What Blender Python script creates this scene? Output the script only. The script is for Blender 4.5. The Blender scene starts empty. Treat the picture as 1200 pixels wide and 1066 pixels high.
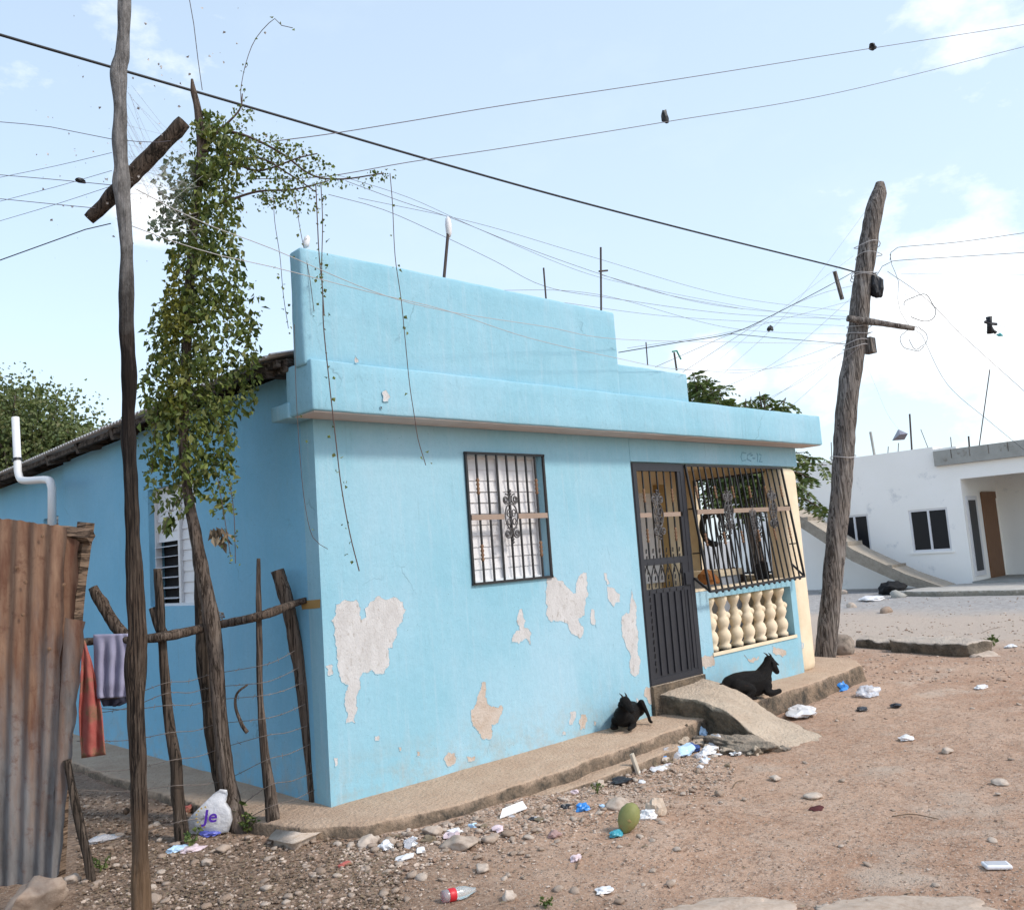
import bpy, bmesh, math, random
import numpy as np
from mathutils import Vector, Matrix, geometry, noise as mnoise
random.seed(7); rng = np.random.default_rng(7)
D = bpy.data; SC = bpy.context.scene; COL = SC.collection
R = math.radians

# ------------------------------------------------------------------ camera
FPX, PITCH, ROLL, YAW = 1038.68, R(6.46755), R(4.14227), R(46.27518)
CAM = Vector((-2.993, -4.962, 1.63))
fw = Vector((math.cos(YAW)*math.cos(PITCH), math.sin(YAW)*math.cos(PITCH), math.sin(PITCH)))
r0 = Vector((math.sin(YAW), -math.cos(YAW), 0)); u0 = r0.cross(fw)
rt = math.cos(ROLL)*r0 - math.sin(ROLL)*u0
up = math.cos(ROLL)*u0 + math.sin(ROLL)*r0
cam = D.cameras.new('camera'); camo = D.objects.new('camera', cam); COL.objects.link(camo)
cam.sensor_fit = 'HORIZONTAL'; cam.sensor_width = 36; cam.lens = FPX/1200*36
cam.clip_start = .05; cam.clip_end = 3000
camo.matrix_world = Matrix(((rt.x, up.x, -fw.x, CAM.x), (rt.y, up.y, -fw.y, CAM.y), (rt.z, up.z, -fw.z, CAM.z), (0, 0, 0, 1)))
SC.camera = camo

def ray(x, y): return fw + rt*((x-600)/FPX) - up*((y-533)/FPX)
def on(ax, val, x, y):
    d = ray(x, y); return CAM + d*((val-CAM[ax])/d[ax])
def at(x, y, dist): return CAM + ray(x, y)*dist          # dist along the view axis
def sm(a, b, x):
    t = min(1, max(0, (x-a)/(b-a))); return t*t*(3-2*t)
def gz0(x, y):
    return .11*sm(3.0, .3, x)*sm(-2.8, -.7, y)*sm(9, 4, y) + .13*sm(13, 18, x)
def gz(x, y):
    h = gz0(x, y)
    if -6 < x < 14 and -8 < y < 9:
        h += .016*mnoise.noise((x*.9, y*.9, .3)) + .010*mnoise.noise((x*3.1, y*3.1, 5.3))
    return h
def gnd(x, y):
    z = 0
    for _ in range(12):
        p = on(2, z, x, y); z = gz(p.x, p.y)
    return Vector((p.x, p.y, z))
fh = Vector((fw.x, fw.y, 0)).normalized()
rh = Vector((fh.y, -fh.x, 0))
def upr(base, x, y, off=0.0):
    d = ray(x, y); b = base + fh*off
    return CAM + d*((b-CAM).dot(fh)/d.dot(fh))
def pxm(p): return FPX/((p-CAM).dot(fw))                  # pixels per metre there

# ------------------------------------------------------------------ object helpers
def link(o, parent=None):
    COL.objects.link(o)
    if parent: o.parent = parent
    return o
def tag(o, label=None, cat=None, group=None, kind=None):
    if label: o['label'] = label
    if cat: o['category'] = cat
    if group: o['group'] = group
    if kind: o['kind'] = kind
    return o
def empty(name, label, cat, loc=(0, 0, 0), group=None):
    o = D.objects.new(name, None); link(o); o.location = loc; o.empty_display_size = .1
    return tag(o, label, cat, group)
def mesh(name, v, f, m, parent=None, smooth=False, loc=None):
    me = D.meshes.new(name); me.from_pydata([tuple(a) for a in v], [], [tuple(a) for a in f]); me.update()
    if smooth: me.shade_smooth()
    if m: me.materials.append(m)
    o = D.objects.new(name, me); link(o, parent)
    if parent is not None and parent.type == 'EMPTY' and loc is None:
        o.matrix_parent_inverse = Matrix.Translation(-Vector(parent.location))
    elif parent is not None and loc is None and parent.type == 'MESH':
        pass
    if loc is not None: o.location = loc
    return o
class MB:
    def __init__(s): s.v = []; s.f = []
    def add(s, v, f):
        n = len(s.v); s.v += [tuple(a) for a in v]; s.f += [tuple(i+n for i in a) for a in f]; return s
    def box(s, a, b):
        (x0, y0, z0), (x1, y1, z1) = a, b
        v = [(x0,y0,z0),(x1,y0,z0),(x1,y1,z0),(x0,y1,z0),(x0,y0,z1),(x1,y0,z1),(x1,y1,z1),(x0,y1,z1)]
        return s.add(v, [(3,2,1,0),(4,5,6,7),(0,1,5,4),(1,2,6,5),(2,3,7,6),(3,0,4,7)])
    def bar(s, p, q, w, d=None):      # square bar
        p = Vector(p); q = Vector(q); d = d or w; t = (q-p).normalized()
        a = t.cross(Vector((0, 0, 1)))
        if a.length < .05: a = Vector((1, 0, 0))
        a.normalize(); b = t.cross(a)
        v = []
        for e in (p, q): v += [e+a*w/2+b*d/2, e-a*w/2+b*d/2, e-a*w/2-b*d/2, e+a*w/2-b*d/2]
        return s.add(v, [(0,1,2,3),(7,6,5,4),(0,4,5,1),(1,5,6,2),(2,6,7,3),(3,7,4,0)])
    def tube(s, pts, rad, n=8, cap=True, rough=0, seed=0, freq=6, zf=.22):
        P = [Vector(p) for p in pts]; k = len(P)
        rad = list(rad) if hasattr(rad, '__len__') else [rad]*k
        T = [(P[min(i+1, k-1)]-P[max(i-1, 0)]).normalized() for i in range(k)]
        a = T[0].cross(Vector((.31, .87, .2)))
        if a.length < .1: a = T[0].cross(Vector((1, 0, 0)))
        a.normalize(); v = []; f = []
        for i in range(k):
            a = (a - T[i]*a.dot(T[i])).normalized(); b = T[i].cross(a)
            for j in range(n):
                an = 2*math.pi*j/n; d = a*math.cos(an)+b*math.sin(an); r = rad[i]
                if rough:
                    q = P[i]+d*r
                    r *= 1 + rough*(.5*mnoise.noise((q.x*3+seed, q.y*3, q.z*2.6)) + .75*mnoise.noise((q.x*5+seed, q.y*5, q.z*8.5)) + .8*mnoise.noise((q.x*freq*3+seed, q.y*freq*3, q.z*freq*zf)) + .7*mnoise.noise((q.x*freq*8+seed, q.y*freq*8, q.z*freq*zf*2.5)) - .35*abs(mnoise.noise((q.x*freq*5, q.y*freq*5+seed, q.z*freq*zf))))
                v.append(P[i]+d*r)
        for i in range(k-1):
            for j in range(n):
                j2 = (j+1) % n; f.append((i*n+j, i*n+j2, (i+1)*n+j2, (i+1)*n+j))
        if cap: f += [tuple(range(n-1, -1, -1)), tuple((k-1)*n+j for j in range(n))]
        return s.add(v, f)
    def lathe(s, prof, c, n=14, axis=(0, 0, 1)):
        ax = Vector(axis).normalized(); a = ax.orthogonal().normalized(); b = ax.cross(a); c = Vector(c)
        v = []; f = []; k = len(prof)
        for (r, h) in prof:
            for j in range(n):
                an = 2*math.pi*j/n; v.append(c+ax*h+(a*math.cos(an)+b*math.sin(an))*r)
        for i in range(k-1):
            for j in range(n):
                j2 = (j+1) % n; f.append((i*n+j, i*n+j2, (i+1)*n+j2, (i+1)*n+j))
        f += [tuple(range(n-1, -1, -1)), tuple((k-1)*n+j for j in range(n))]
        return s.add(v, f)
    def build(s, name, m, parent=None, smooth=False): return mesh(name, s.v, s.f, m, parent, smooth)
def dens(pts, step):
    P = [Vector(p) for p in pts]; out = []
    # Catmull-Rom resample
    Q = [P[0]*2-P[1]] + P + [P[-1]*2-P[-2]]
    for i in range(1, len(Q)-2):
        n = max(1, int((Q[i+1]-Q[i]).length/step))
        for k in range(n):
            t = k/n; a, b, c, d = Q[i-1], Q[i], Q[i+1], Q[i+2]
            out.append(.5*((2*b)+(c-a)*t+(2*a-5*b+4*c-d)*t*t+(3*b-a-3*c+d)*t**3))
    out.append(P[-1]); return out
def lerp_list(vals, n):
    xs = np.linspace(0, len(vals)-1, n); return list(np.interp(xs, range(len(vals)), vals))
def rbox(a, b, cell=.06, amp=.004, rnd=.02, freq=5, seed=0):
    """box cut into cells, edges rounded a little, surface uneven"""
    a = Vector(a); b = Vector(b); ax_ = []
    for i in range(3):
        m_ = max(1, int((b[i]-a[i]-2*rnd)/cell)); ax_.append([a[i], a[i]+rnd*.35] + list(np.linspace(a[i]+rnd, b[i]-rnd, m_+1)) + [b[i]-rnd*.35, b[i]])
    n = [len(q)-1 for q in ax_]
    bm = bmesh.new(); key = {}
    def vt(i, j, k):
        if (i, j, k) not in key:
            p = Vector((ax_[0][i], ax_[1][j], ax_[2][k]))
            lo = a+Vector((rnd,)*3); hi = b-Vector((rnd,)*3)
            q = Vector([min(max(p[t], lo[t]), hi[t]) for t in range(3)]); d = p-q
            if d.length > rnd: p = q+d.normalized()*rnd
            p += mnoise.noise_vector((p*freq)+Vector((seed, 0, 0)))*amp + mnoise.noise_vector((p*freq*4)+Vector((seed, 3, 0)))*amp*.4
            key[(i, j, k)] = bm.verts.new(p)
        return key[(i, j, k)]
    def quad(*q):
        try: bm.faces.new([vt(*t) for t in q])
        except ValueError: pass
    for i in range(n[0]):
        for j in range(n[1]):
            quad((i,j,0),(i,j+1,0),(i+1,j+1,0),(i+1,j,0)); quad((i,j,n[2]),(i+1,j,n[2]),(i+1,j+1,n[2]),(i,j+1,n[2]))
    for i in range(n[0]):
        for k in range(n[2]):
            quad((i,0,k),(i+1,0,k),(i+1,0,k+1),(i,0,k+1)); quad((i,n[1],k),(i,n[1],k+1),(i+1,n[1],k+1),(i+1,n[1],k))
    for j in range(n[1]):
        for k in range(n[2]):
            quad((0,j,k),(0,j,k+1),(0,j+1,k+1),(0,j+1,k)); quad((n[0],j,k),(n[0],j+1,k),(n[0],j+1,k+1),(n[0],j,k+1))
    bm.verts.index_update()
    v = [tuple(x.co) for x in bm.verts]; f = [tuple(x.index for x in y.verts) for y in bm.faces]; bm.free()
    return v, f
def wall_holes(us, zs, holes, fn, th):
    """wall in a (u,z) plane with rectangular openings; fn(u, z, depth) gives the point"""
    us = sorted(set(us+[h[0] for h in holes]+[h[1] for h in holes])); zs = sorted(set(zs+[h[2] for h in holes]+[h[3] for h in holes]))
    def solid(i, k):
        if not (0 <= i < len(us)-1 and 0 <= k < len(zs)-1): return False
        cu = (us[i]+us[i+1])/2; cz = (zs[k]+zs[k+1])/2
        return not any(h[0] < cu < h[1] and h[2] < cz < h[3] for h in holes)
    b = MB()
    for i in range(len(us)-1):
        for k in range(len(zs)-1):
            if not solid(i, k): continue
            A, B, Cc, Dd = (us[i], zs[k]), (us[i+1], zs[k]), (us[i+1], zs[k+1]), (us[i], zs[k+1])
            b.add([fn(*p, 0) for p in (A, B, Cc, Dd)], [(0, 1, 2, 3)]); b.add([fn(*p, th) for p in (A, B, Cc, Dd)], [(3, 2, 1, 0)])
            for (di, dk, p, q) in ((0, -1, A, B), (1, 0, B, Cc), (0, 1, Cc, Dd), (-1, 0, Dd, A)):
                if not solid(i+di, k+dk): b.add([fn(*p, 0), fn(*p, th), fn(*q, th), fn(*q, 0)], [(0, 1, 2, 3)])
    return b

# ------------------------------------------------------------------ materials
class NT:
    def __init__(s, name):
        s.m = D.materials.new(name); s.m.use_nodes = True; s.t = s.m.node_tree; s.n = s.t.nodes; s.n.clear()
        s.out = s.n.new('ShaderNodeOutputMaterial'); s.bs = s.n.new('ShaderNodeBsdfPrincipled')
        s.l(s.bs.outputs[0], s.out.inputs[0]); s.co = s.n.new('ShaderNodeTexCoord').outputs['Object']
    def l(s, a, b): s.t.links.new(a, b)
    def map(s, sc):
        n = s.n.new('ShaderNodeMapping'); s.l(s.co, n.inputs[0]); n.inputs['Scale'].default_value = sc; return n.outputs[0]
    def noise(s, scale, detail=6, rough=.6, vec=None, dist=0):
        n = s.n.new('ShaderNodeTexNoise'); s.l(vec or s.co, n.inputs['Vector'])
        n.inputs['Scale'].default_value = scale; n.inputs['Detail'].default_value = detail; n.inputs['Roughness'].default_value = rough; n.inputs['Distortion'].default_value = dist
        return n.outputs['Fac']
    def vor(s, scale, vec=None, out='Distance', feature='F1'):
        n = s.n.new('ShaderNodeTexVoronoi'); n.feature = feature; s.l(vec or s.co, n.inputs['Vector']); n.inputs['Scale'].default_value = scale
        return n.outputs[out]
    def ramp(s, fac, stops):
        n = s.n.new('ShaderNodeValToRGB'); s.l(fac, n.inputs[0]); e = n.color_ramp.elements
        while len(e) > len(stops): e.remove(e[-1])
        while len(e) < len(stops): e.new(.5)
        for k, (p, c) in enumerate(stops):
            e[k].position = p; e[k].color = (c, c, c, 1) if not hasattr(c, '__len__') else (*c, 1)
        return n.outputs[0]
    def mix(s, fac, a, b, blend='MIX'):
        n = s.n.new('ShaderNodeMix'); n.data_type = 'RGBA'; n.blend_type = blend
        for sock, val in ((n.inputs[0], fac), (n.inputs[6], a), (n.inputs[7], b)):
            if hasattr(val, 'is_linked'): s.l(val, sock)
            elif hasattr(val, '__len__'): sock.default_value = (*val, 1)
            else: sock.default_value = val
        return n.outputs[2]
    def math(s, op, a, b=0.0, c=None):
        n = s.n.new('ShaderNodeMath'); n.operation = op
        for k, val in enumerate((a, b) if c is None else (a, b, c)):
            if hasattr(val, 'is_linked'): s.l(val, n.inputs[k])
            else: n.inputs[k].default_value = val
        return n.outputs[0]
    def sep(s, vec=None):
        n = s.n.new('ShaderNodeSeparateXYZ'); s.l(vec or s.co, n.inputs[0]); return n.outputs
    def geo(s, o):
        return s.n.new('ShaderNodeNewGeometry').outputs[o]
    def bump(s, h, strength=.3, dist=.01):
        n = s.n.new('ShaderNodeBump'); s.l(h, n.inputs['Height']); n.inputs['Strength'].default_value = strength; n.inputs['Distance'].default_value = dist
        s.l(n.outputs[0], s.bs.inputs['Normal'])
    def fin(s, col, rough=.9, spec=.3, **kw):
        b = s.bs
        if hasattr(col, 'is_linked'): s.l(col, b.inputs['Base Color'])
        else: b.inputs['Base Color'].default_value = (*col, 1)
        if hasattr(rough, 'is_linked'): s.l(rough, b.inputs['Roughness'])
        else: b.inputs['Roughness'].default_value = rough
        b.inputs['Specular IOR Level'].default_value = spec
        for k, v in kw.items(): b.inputs[k].default_value = v
        return s.m
def rough_mat(name, c1, c2, scale=3, rough=.9, bs=40, bstr=.35, bd=.006, stretch=None, c3=None, s3=12, t3=.62, spec=.25):
    t = NT(name); v = t.map(stretch) if stretch else None
    f = t.ramp(t.noise(scale, 8, .65, v), [(.32, 0), (.68, 1)]); col = t.mix(f, c1, c2)
    if c3: col = t.mix(t.ramp(t.noise(s3, 6, .7, v), [(t3, 0), (t3+.1, 1)]), col, c3)
    t.bump(t.noise(bs, 6, .65, v), bstr, bd); return t.fin(col, rough, spec)
def plain(name, c, rough=.6, spec=.4, var=.15, scale=8, **kw):
    t = NT(name); f = t.noise(scale, 5, .6)
    col = t.mix(f, tuple(x*(1-var) for x in c), tuple(min(1, x*(1+var)) for x in c)); return t.fin(col, rough, spec, **kw)

def blue_paint(name, a=(.236, .455, .548), b=(.290, .505, .598), wash=1.0):
    t = NT(name)
    base = t.mix(t.ramp(t.noise(1.1, 7, .62), [(.34, 0), (.66, 1)]), a, b)
    fade = t.noise(.8, 5, .6, t.map((1, 1, .6)))
    base = t.mix(t.ramp(fade, [(.46, 0), (.66, .75*wash)]), base, (.365, .535, .625))
    st = t.noise(2.4, 7, .7, t.map((9, 9, .5)))                       # rain streaks
    base = t.mix(t.ramp(st, [(.53, 0), (.74, .55*wash)]), base, (.40, .54, .61))
    st2 = t.noise(3.1, 7, .72, t.map((11, 11, .7)))
    base = t.mix(t.math('MULTIPLY', t.ramp(st2, [(.57, 0), (.74, .5)]), t.ramp(t.noise(1.3, 4), [(.42, 0), (.62, 1)])), base, (.155, .26, .30))
    grime = t.noise(10, 8, .78, t.map((1, 1, .5)))
    base = t.mix(t.ramp(grime, [(.60, 0), (.78, .6)]), base, (.155, .26, .31))
    tr = t.noise(34, 6, .75, t.map((1, 1, .6)))                       # trowel and roller mottling
    base = t.mix(t.ramp(tr, [(.35, .18), (.6, 0)]), base, (.17, .33, .40))
    z = t.sep()[2]
    mud = t.math('MULTIPLY', t.ramp(t.math('SUBTRACT', 1.0, z), [(.42, 0), (.84, 1)]), t.ramp(t.noise(6, 8, .75), [(.44, 0), (.70, 1)]))
    base = t.mix(t.math('MULTIPLY', mud, .72), base, (.36, .32, .26))
    specks = t.vor(30); ms = t.noise(2.1, 3)
    base = t.mix(t.math('MULTIPLY', t.ramp(specks, [(.05, 1), (.12, 0)]), t.ramp(ms, [(.52, 0), (.6, .8)])), base, (.13, .19, .21))
    cr = t.n.new('ShaderNodeTexVoronoi'); cr.feature = 'DISTANCE_TO_EDGE'; cr.inputs['Scale'].default_value = 1.1
    wv = t.n.new('ShaderNodeVectorMath'); wv.operation = 'ADD'; ns = t.n.new('ShaderNodeTexNoise'); ns.inputs['Scale'].default_value = 4; ns.inputs['Detail'].default_value = 6; t.l(t.co, ns.inputs['Vector'])
    sc_ = t.n.new('ShaderNodeVectorMath'); sc_.operation = 'SCALE'; sc_.inputs['Scale'].default_value = .35; t.l(ns.outputs['Color'], sc_.inputs[0]); t.l(t.co, wv.inputs[0]); t.l(sc_.outputs[0], wv.inputs[1]); t.l(wv.outputs[0], cr.inputs['Vector'])
    crk = t.math('MULTIPLY', t.ramp(cr.outputs['Distance'], [(.0015, 1), (.006, 0)]), t.ramp(t.noise(1.7, 3), [(.58, 0), (.66, .5)]))
    base = t.mix(crk, base, (.10, .17, .20))
    h = t.math('ADD', t.math('MULTIPLY', t.noise(60, 6, .75), .7), t.math('ADD', t.math('MULTIPLY', t.noise(8, 6, .65), 1.6), t.math('MULTIPLY', crk, -.6)))
    t.bump(h, .38, .010); return t.fin(base, .9, .2)
M = {}
M['blue'] = blue_paint('blue_paint')
M['blue2'] = blue_paint('side_shade_blue_paint', (.185, .440, .610), (.225, .485, .655), .25)  # side wall's shade put into the paint as a deeper, more saturated blue
M['plaster'] = rough_mat('bare_plaster', (.47, .45, .435), (.60, .585, .575), 7, .95, 60, .7, .01, (1.6, 1, .8), (.36, .325, .295), 18, .56)
M['plaster_low'] = rough_mat('bare_plaster_brown', (.44, .35, .28), (.56, .49, .43), 8, .95, 60, .7, .01, None, (.42, .27, .17), 14, .58)
M['soffit'] = rough_mat('unpainted_soffit', (.50, .42, .38), (.60, .52, .48), 4, .95, 40, .3, .006, None, (.25, .20, .18), 8, .68)
M['cream'] = rough_mat('cream_paint', (.68, .55, .38), (.78, .66, .49), 4, .85, 30, .35, .006, None, (.50, .37, .23), 7, .64)
M['cream_in'] = rough_mat('cream_inner_wall', (.78, .66, .47), (.84, .73, .54), 2, .85, 30, .2, .004)
M['iron'] = plain('black_iron', (.018, .017, .018), .5, .4, .3, 30)
M['cast'] = plain('worn_cast_iron', (.085, .08, .08), .5, .4, .7, 60)
M['gate'] = plain('charcoal_gate_paint', (.024, .0245, .030), .5, .35, .25, 10)
M['tan'] = plain('tan_painted_iron', (.30, .22, .17), .6, .3, .2, 14)
M['rust'] = rough_mat('rusty_knuckle', (.16, .085, .05), (.25, .15, .09), 60, .8, 80, .4, .003)
M['white'] = plain('white_louvre', (.70, .68, .68), .45, .4, .08, 6)
M['whitewash'] = rough_mat('whitewash_wall', (.90, .86, .80), (.93, .89, .84), 1.2, .9, 30, .3, .008, None, (.70, .68, .66), 1.6, .60)
M['block'] = rough_mat('grey_block', (.30, .29, .26), (.38, .37, .34), 3, .95, 40, .5, .01, None, (.22, .2, .17), 4, .6)
M['dark'] = plain('dark_void', (.012, .012, .014), .8, .2)
M['glass'] = plain('dark_window_pane', (.012, .012, .015), .3, .25)
M['door'] = rough_mat('brown_door', (.16, .075, .035), (.22, .11, .055), 4, .55, 40, .2, .003, (8, 8, 1))
M['pvc'] = plain('white_pvc', (.68, .67, .66), .4, .4, .06, 9)
M['rebar'] = plain('rusty_rebar', (.07, .055, .05), .8, .2, .3, 30)
M['wire'] = plain('black_cable', (.012, .012, .014), .5, .4)
M['wirethin'] = plain('thin_grey_wire', (.15, .13, .14), .6, .3)
M['wirepale'] = plain('bare_pale_wire', (.42, .40, .39), .5, .4)
M['barb'] = plain('barbed_wire_metal', (.17, .14, .12), .7, .3, .4, 40)
M['tin_roof'] = rough_mat('corrugated_roof_metal', (.45, .43, .42), (.58, .56, .54), 6, .6, 40, .1, .003, None, (.28, .16, .1), 5, .6)

def bark(name, c1, c2, c3, crack, sc=(26, 26, 3.2), bd=.02):
    t = NT(name); v = t.map(sc)
    a = t.noise(1, 8, .68, v, .6); b = t.noise(2.6, 6, .7, v)
    col = t.mix(t.ramp(a, [(.40, 0), (.60, 1)]), c1, c2)
    col = t.mix(t.ramp(t.noise(3.2, 5, .6), [(.46, 0), (.62, 1)]), col, c3)
    col = t.mix(t.ramp(b, [(.37, 1), (.47, 0)]), col, crack)
    g = t.noise(1, 7, .62, t.map((sc[0]*.45, sc[1]*.45, sc[2]*.35)), 1.2)
    col = t.mix(t.ramp(t.math('ABSOLUTE', t.math('SUBTRACT', g, .5)), [(.008, .9), (.045, 0)]), col, crack)
    col = t.mix(t.ramp(t.noise(1, 5, .7, t.map((sc[0]*1.3, sc[1]*1.3, sc[2]*1.8))), [(.60, 0), (.68, .7)]), col, tuple(min(1, x*1.55) for x in c2))
    t.bump(t.math('ADD', a, t.math('MULTIPLY', b, .7)), .8, bd); return t, col
def bark_mat(*a, **k):
    t, c = bark(*a, **k); return t.fin(c, .92, .15)
M['pole_grey'] = bark_mat('weathered_pole', (.15, .128, .114), (.30, .272, .248), (.215, .182, .158), (.035, .028, .024), (26, 26, 1.3), .035)
# left pole: grey top, near-black middle, brown foot (weathering with a place of its own)
t, c = bark('old_post', (.060, .042, .031), (.14, .105, .080), (.085, .058, .042), (.010, .007, .006), (50, 50, 1.7), .028)
z = t.sep()[2]; nz = t.math('ADD', z, t.math('MULTIPLY', t.noise(3, 4), .8))
topf = t.ramp(t.math('MULTIPLY', nz, .2), [(.62, 0), (.72, 1)])
midf = t.math('MULTIPLY', t.ramp(t.math('MULTIPLY', nz, .2), [(.40, 0), (.52, 1)]), .9)
c = t.mix(midf, c, t.mix(t.ramp(t.noise(1, 8, .7, t.map((30, 30, 3))), [(.52, 0), (.68, 1)]), (.014, .011, .010), (.085, .068, .058)))
c = t.mix(topf, c, t.mix(t.ramp(t.noise(26, 8, .8, t.map((1, 1, .4))), [(.38, 0), (.64, 1)]), (.095, .088, .082), (.30, .285, .275)))
footf = t.ramp(t.math('MULTIPLY', nz, .5), [(.36, 1), (.56, 0)])
c = t.mix(t.math('MULTIPLY', footf, .6), c, (.25, .155, .09)); M['post'] = t.fin(c, .92, .15)
M['fence'] = bark_mat('fence_wood', (.075, .054, .042), (.175, .138, .112), (.115, .083, .063), (.022, .016, .012), (42, 42, 1.7), .018)
M['fence_dark'] = bark_mat('dark_fence_wood', (.06, .044, .034), (.12, .092, .072), (.09, .066, .05), (.010, .008, .006), (42, 42, 1.7), .018)
M['trunk'] = bark_mat('vine_tree_bark', (.085, .062, .048), (.19, .152, .125), (.125, .094, .075), (.025, .018, .013), (26, 26, 4.5), .012)
M['beam'] = bark_mat('sawn_timber', (.16, .105, .07), (.24, .17, .12), (.2, .14, .1), (.03, .02, .015), (3, 3, 30), .01)
M['rafter'] = bark_mat('rafter_timber', (.075, .058, .048), (.12, .098, .082), (.1, .08, .066), (.02, .015, .012), (3, 12, 12), .01)

def leaf_mat(name, cols, trans=.25):
    t = NT(name); rnd = t.geo('Random Per Island')
    n = len(cols); col = t.ramp(rnd, [(i/(n-1), c) for i, c in enumerate(cols)])
    col = t.mix(t.math('MULTIPLY', t.noise(1.7, 4), .5), col, tuple(x*.6 for x in cols[0]))
    m = t.fin(col, .55, .35)
    tr = t.n.new('ShaderNodeBsdfTranslucent'); mx = t.n.new('ShaderNodeMixShader'); mx.inputs[0].default_value = trans
    t.l(t.mix(1, col, (1.0, 1.0, .55), 'MULTIPLY'), tr.inputs[0]); t.l(t.bs.outputs[0], mx.inputs[1]); t.l(tr.outputs[0], mx.inputs[2]); t.l(mx.outputs[0], t.out.inputs[0])
    return m
M['leaf'] = leaf_mat('vine_leaf', [(.055, .085, .02), (.145, .195, .036), (.23, .275, .06), (.09, .135, .035), (.31, .31, .10), (.045, .068, .016)])
M['leaf_moss'] = leaf_mat('yellow_green_leaf', [(.15, .16, .02), (.20, .20, .03), (.12, .13, .02), (.23, .22, .05)])
M['leaf_dust'] = leaf_mat('web_dusted_leaf', [(.17, .20, .14), (.12, .165, .085), (.26, .28, .22), (.09, .13, .05)])
M['leaf_far'] = leaf_mat('tree_leaf', [(.10, .14, .045), (.15, .19, .06), (.20, .22, .08), (.085, .125, .045), (.24, .23, .11)])
M['leaf_feather'] = leaf_mat('feathery_leaf', [(.075, .125, .03), (.12, .17, .045), (.17, .20, .06), (.06, .10, .03)])
M['leaf_dry'] = leaf_mat('dry_leaf', [(.20, .13, .075), (.28, .21, .13), (.13, .085, .05), (.33, .27, .18)], .1)
M['stem'] = plain('vine_stem', (.10, .065, .055), .8, .2, .3, 20)

# concrete with moss, dirt and painted shade on its upright faces
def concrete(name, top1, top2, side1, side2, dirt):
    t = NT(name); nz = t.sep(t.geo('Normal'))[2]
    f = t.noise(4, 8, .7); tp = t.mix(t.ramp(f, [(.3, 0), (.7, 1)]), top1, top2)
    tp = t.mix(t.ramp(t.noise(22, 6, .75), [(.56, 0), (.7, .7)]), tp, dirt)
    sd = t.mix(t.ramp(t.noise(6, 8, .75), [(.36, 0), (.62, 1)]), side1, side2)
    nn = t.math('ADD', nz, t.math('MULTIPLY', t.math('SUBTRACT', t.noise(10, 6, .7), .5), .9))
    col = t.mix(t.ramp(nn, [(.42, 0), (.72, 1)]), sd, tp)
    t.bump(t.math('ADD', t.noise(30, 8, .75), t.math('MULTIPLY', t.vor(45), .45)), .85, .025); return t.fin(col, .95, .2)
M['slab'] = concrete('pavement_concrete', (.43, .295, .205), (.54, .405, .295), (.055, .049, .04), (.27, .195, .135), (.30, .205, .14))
M['ramp'] = concrete('ramp_concrete', (.46, .36, .27), (.58, .475, .365), (.07, .06, .047), (.22, .165, .115), (.25, .185, .13))  # dark side colours carry painted shade of the ramp's left flank
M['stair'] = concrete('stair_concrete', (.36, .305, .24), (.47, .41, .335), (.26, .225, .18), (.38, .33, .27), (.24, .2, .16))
M['farslab'] = concrete('far_slab_concrete', (.50, .46, .41), (.58, .54, .48), (.20, .18, .14), (.32, .28, .22), (.40, .36, .31))
M['oldslab'] = concrete('old_broken_concrete', (.46, .38, .31), (.56, .485, .41), (.07, .06, .047), (.23, .185, .14), (.3, .24, .18))
M['mound'] = concrete('mound_concrete', (.25, .205, .16), (.38, .31, .24), (.10, .085, .068), (.27, .215, .165), (.12, .095, .07))
M['rubble'] = concrete('rubble_concrete', (.20, .17, .14), (.33, .28, .225), (.08, .07, .056), (.22, .18, .145), (.11, .09, .07))

# ground
t = NT('dirt_ground'); xyz = t.sep()
n1 = t.noise(.55, 8, .62); n2 = t.noise(3.5, 8, .7); n3 = t.noise(24, 6, .7)
col = t.mix(t.ramp(n1, [(.35, 0), (.65, 1)]), (.40, .232, .148), (.535, .36, .255))
col = t.mix(t.ramp(n2, [(.42, 0), (.72, .75)]), col, (.565, .415, .315))
col = t.mix(t.ramp(n3, [(.50, 0), (.68, .85)]), col, (.19, .112, .074))
col = t.mix(t.ramp(t.noise(60, 4, .7), [(.55, 0), (.64, .75)]), col, (.60, .48, .39))
# leaf litter / dark soil by the fence
lf = t.math('MULTIPLY', t.ramp(t.math('ADD', t.math('MULTIPLY', xyz[0], .3), t.math('ADD', .5, t.math('MULTIPLY', t.noise(1.1, 4), .25))), [(.36, 1), (.82, 0)]), .75)
col = t.mix(lf, col, t.mix(t.ramp(t.noise(34, 6, .75), [(.42, 0), (.62, 1)]), (.105, .07, .047), (.34, .25, .18)))
# pale limestone scraped bare in places
lime = t.math('MULTIPLY', t.ramp(t.noise(.9, 7, .65), [(.56, 0), (.64, 1)]), t.ramp(xyz[0], [(.0, 0), (1.0, 1)]))
col = t.mix(t.math('MULTIPLY', lime, .55), col, (.55, .45, .36))
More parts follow.
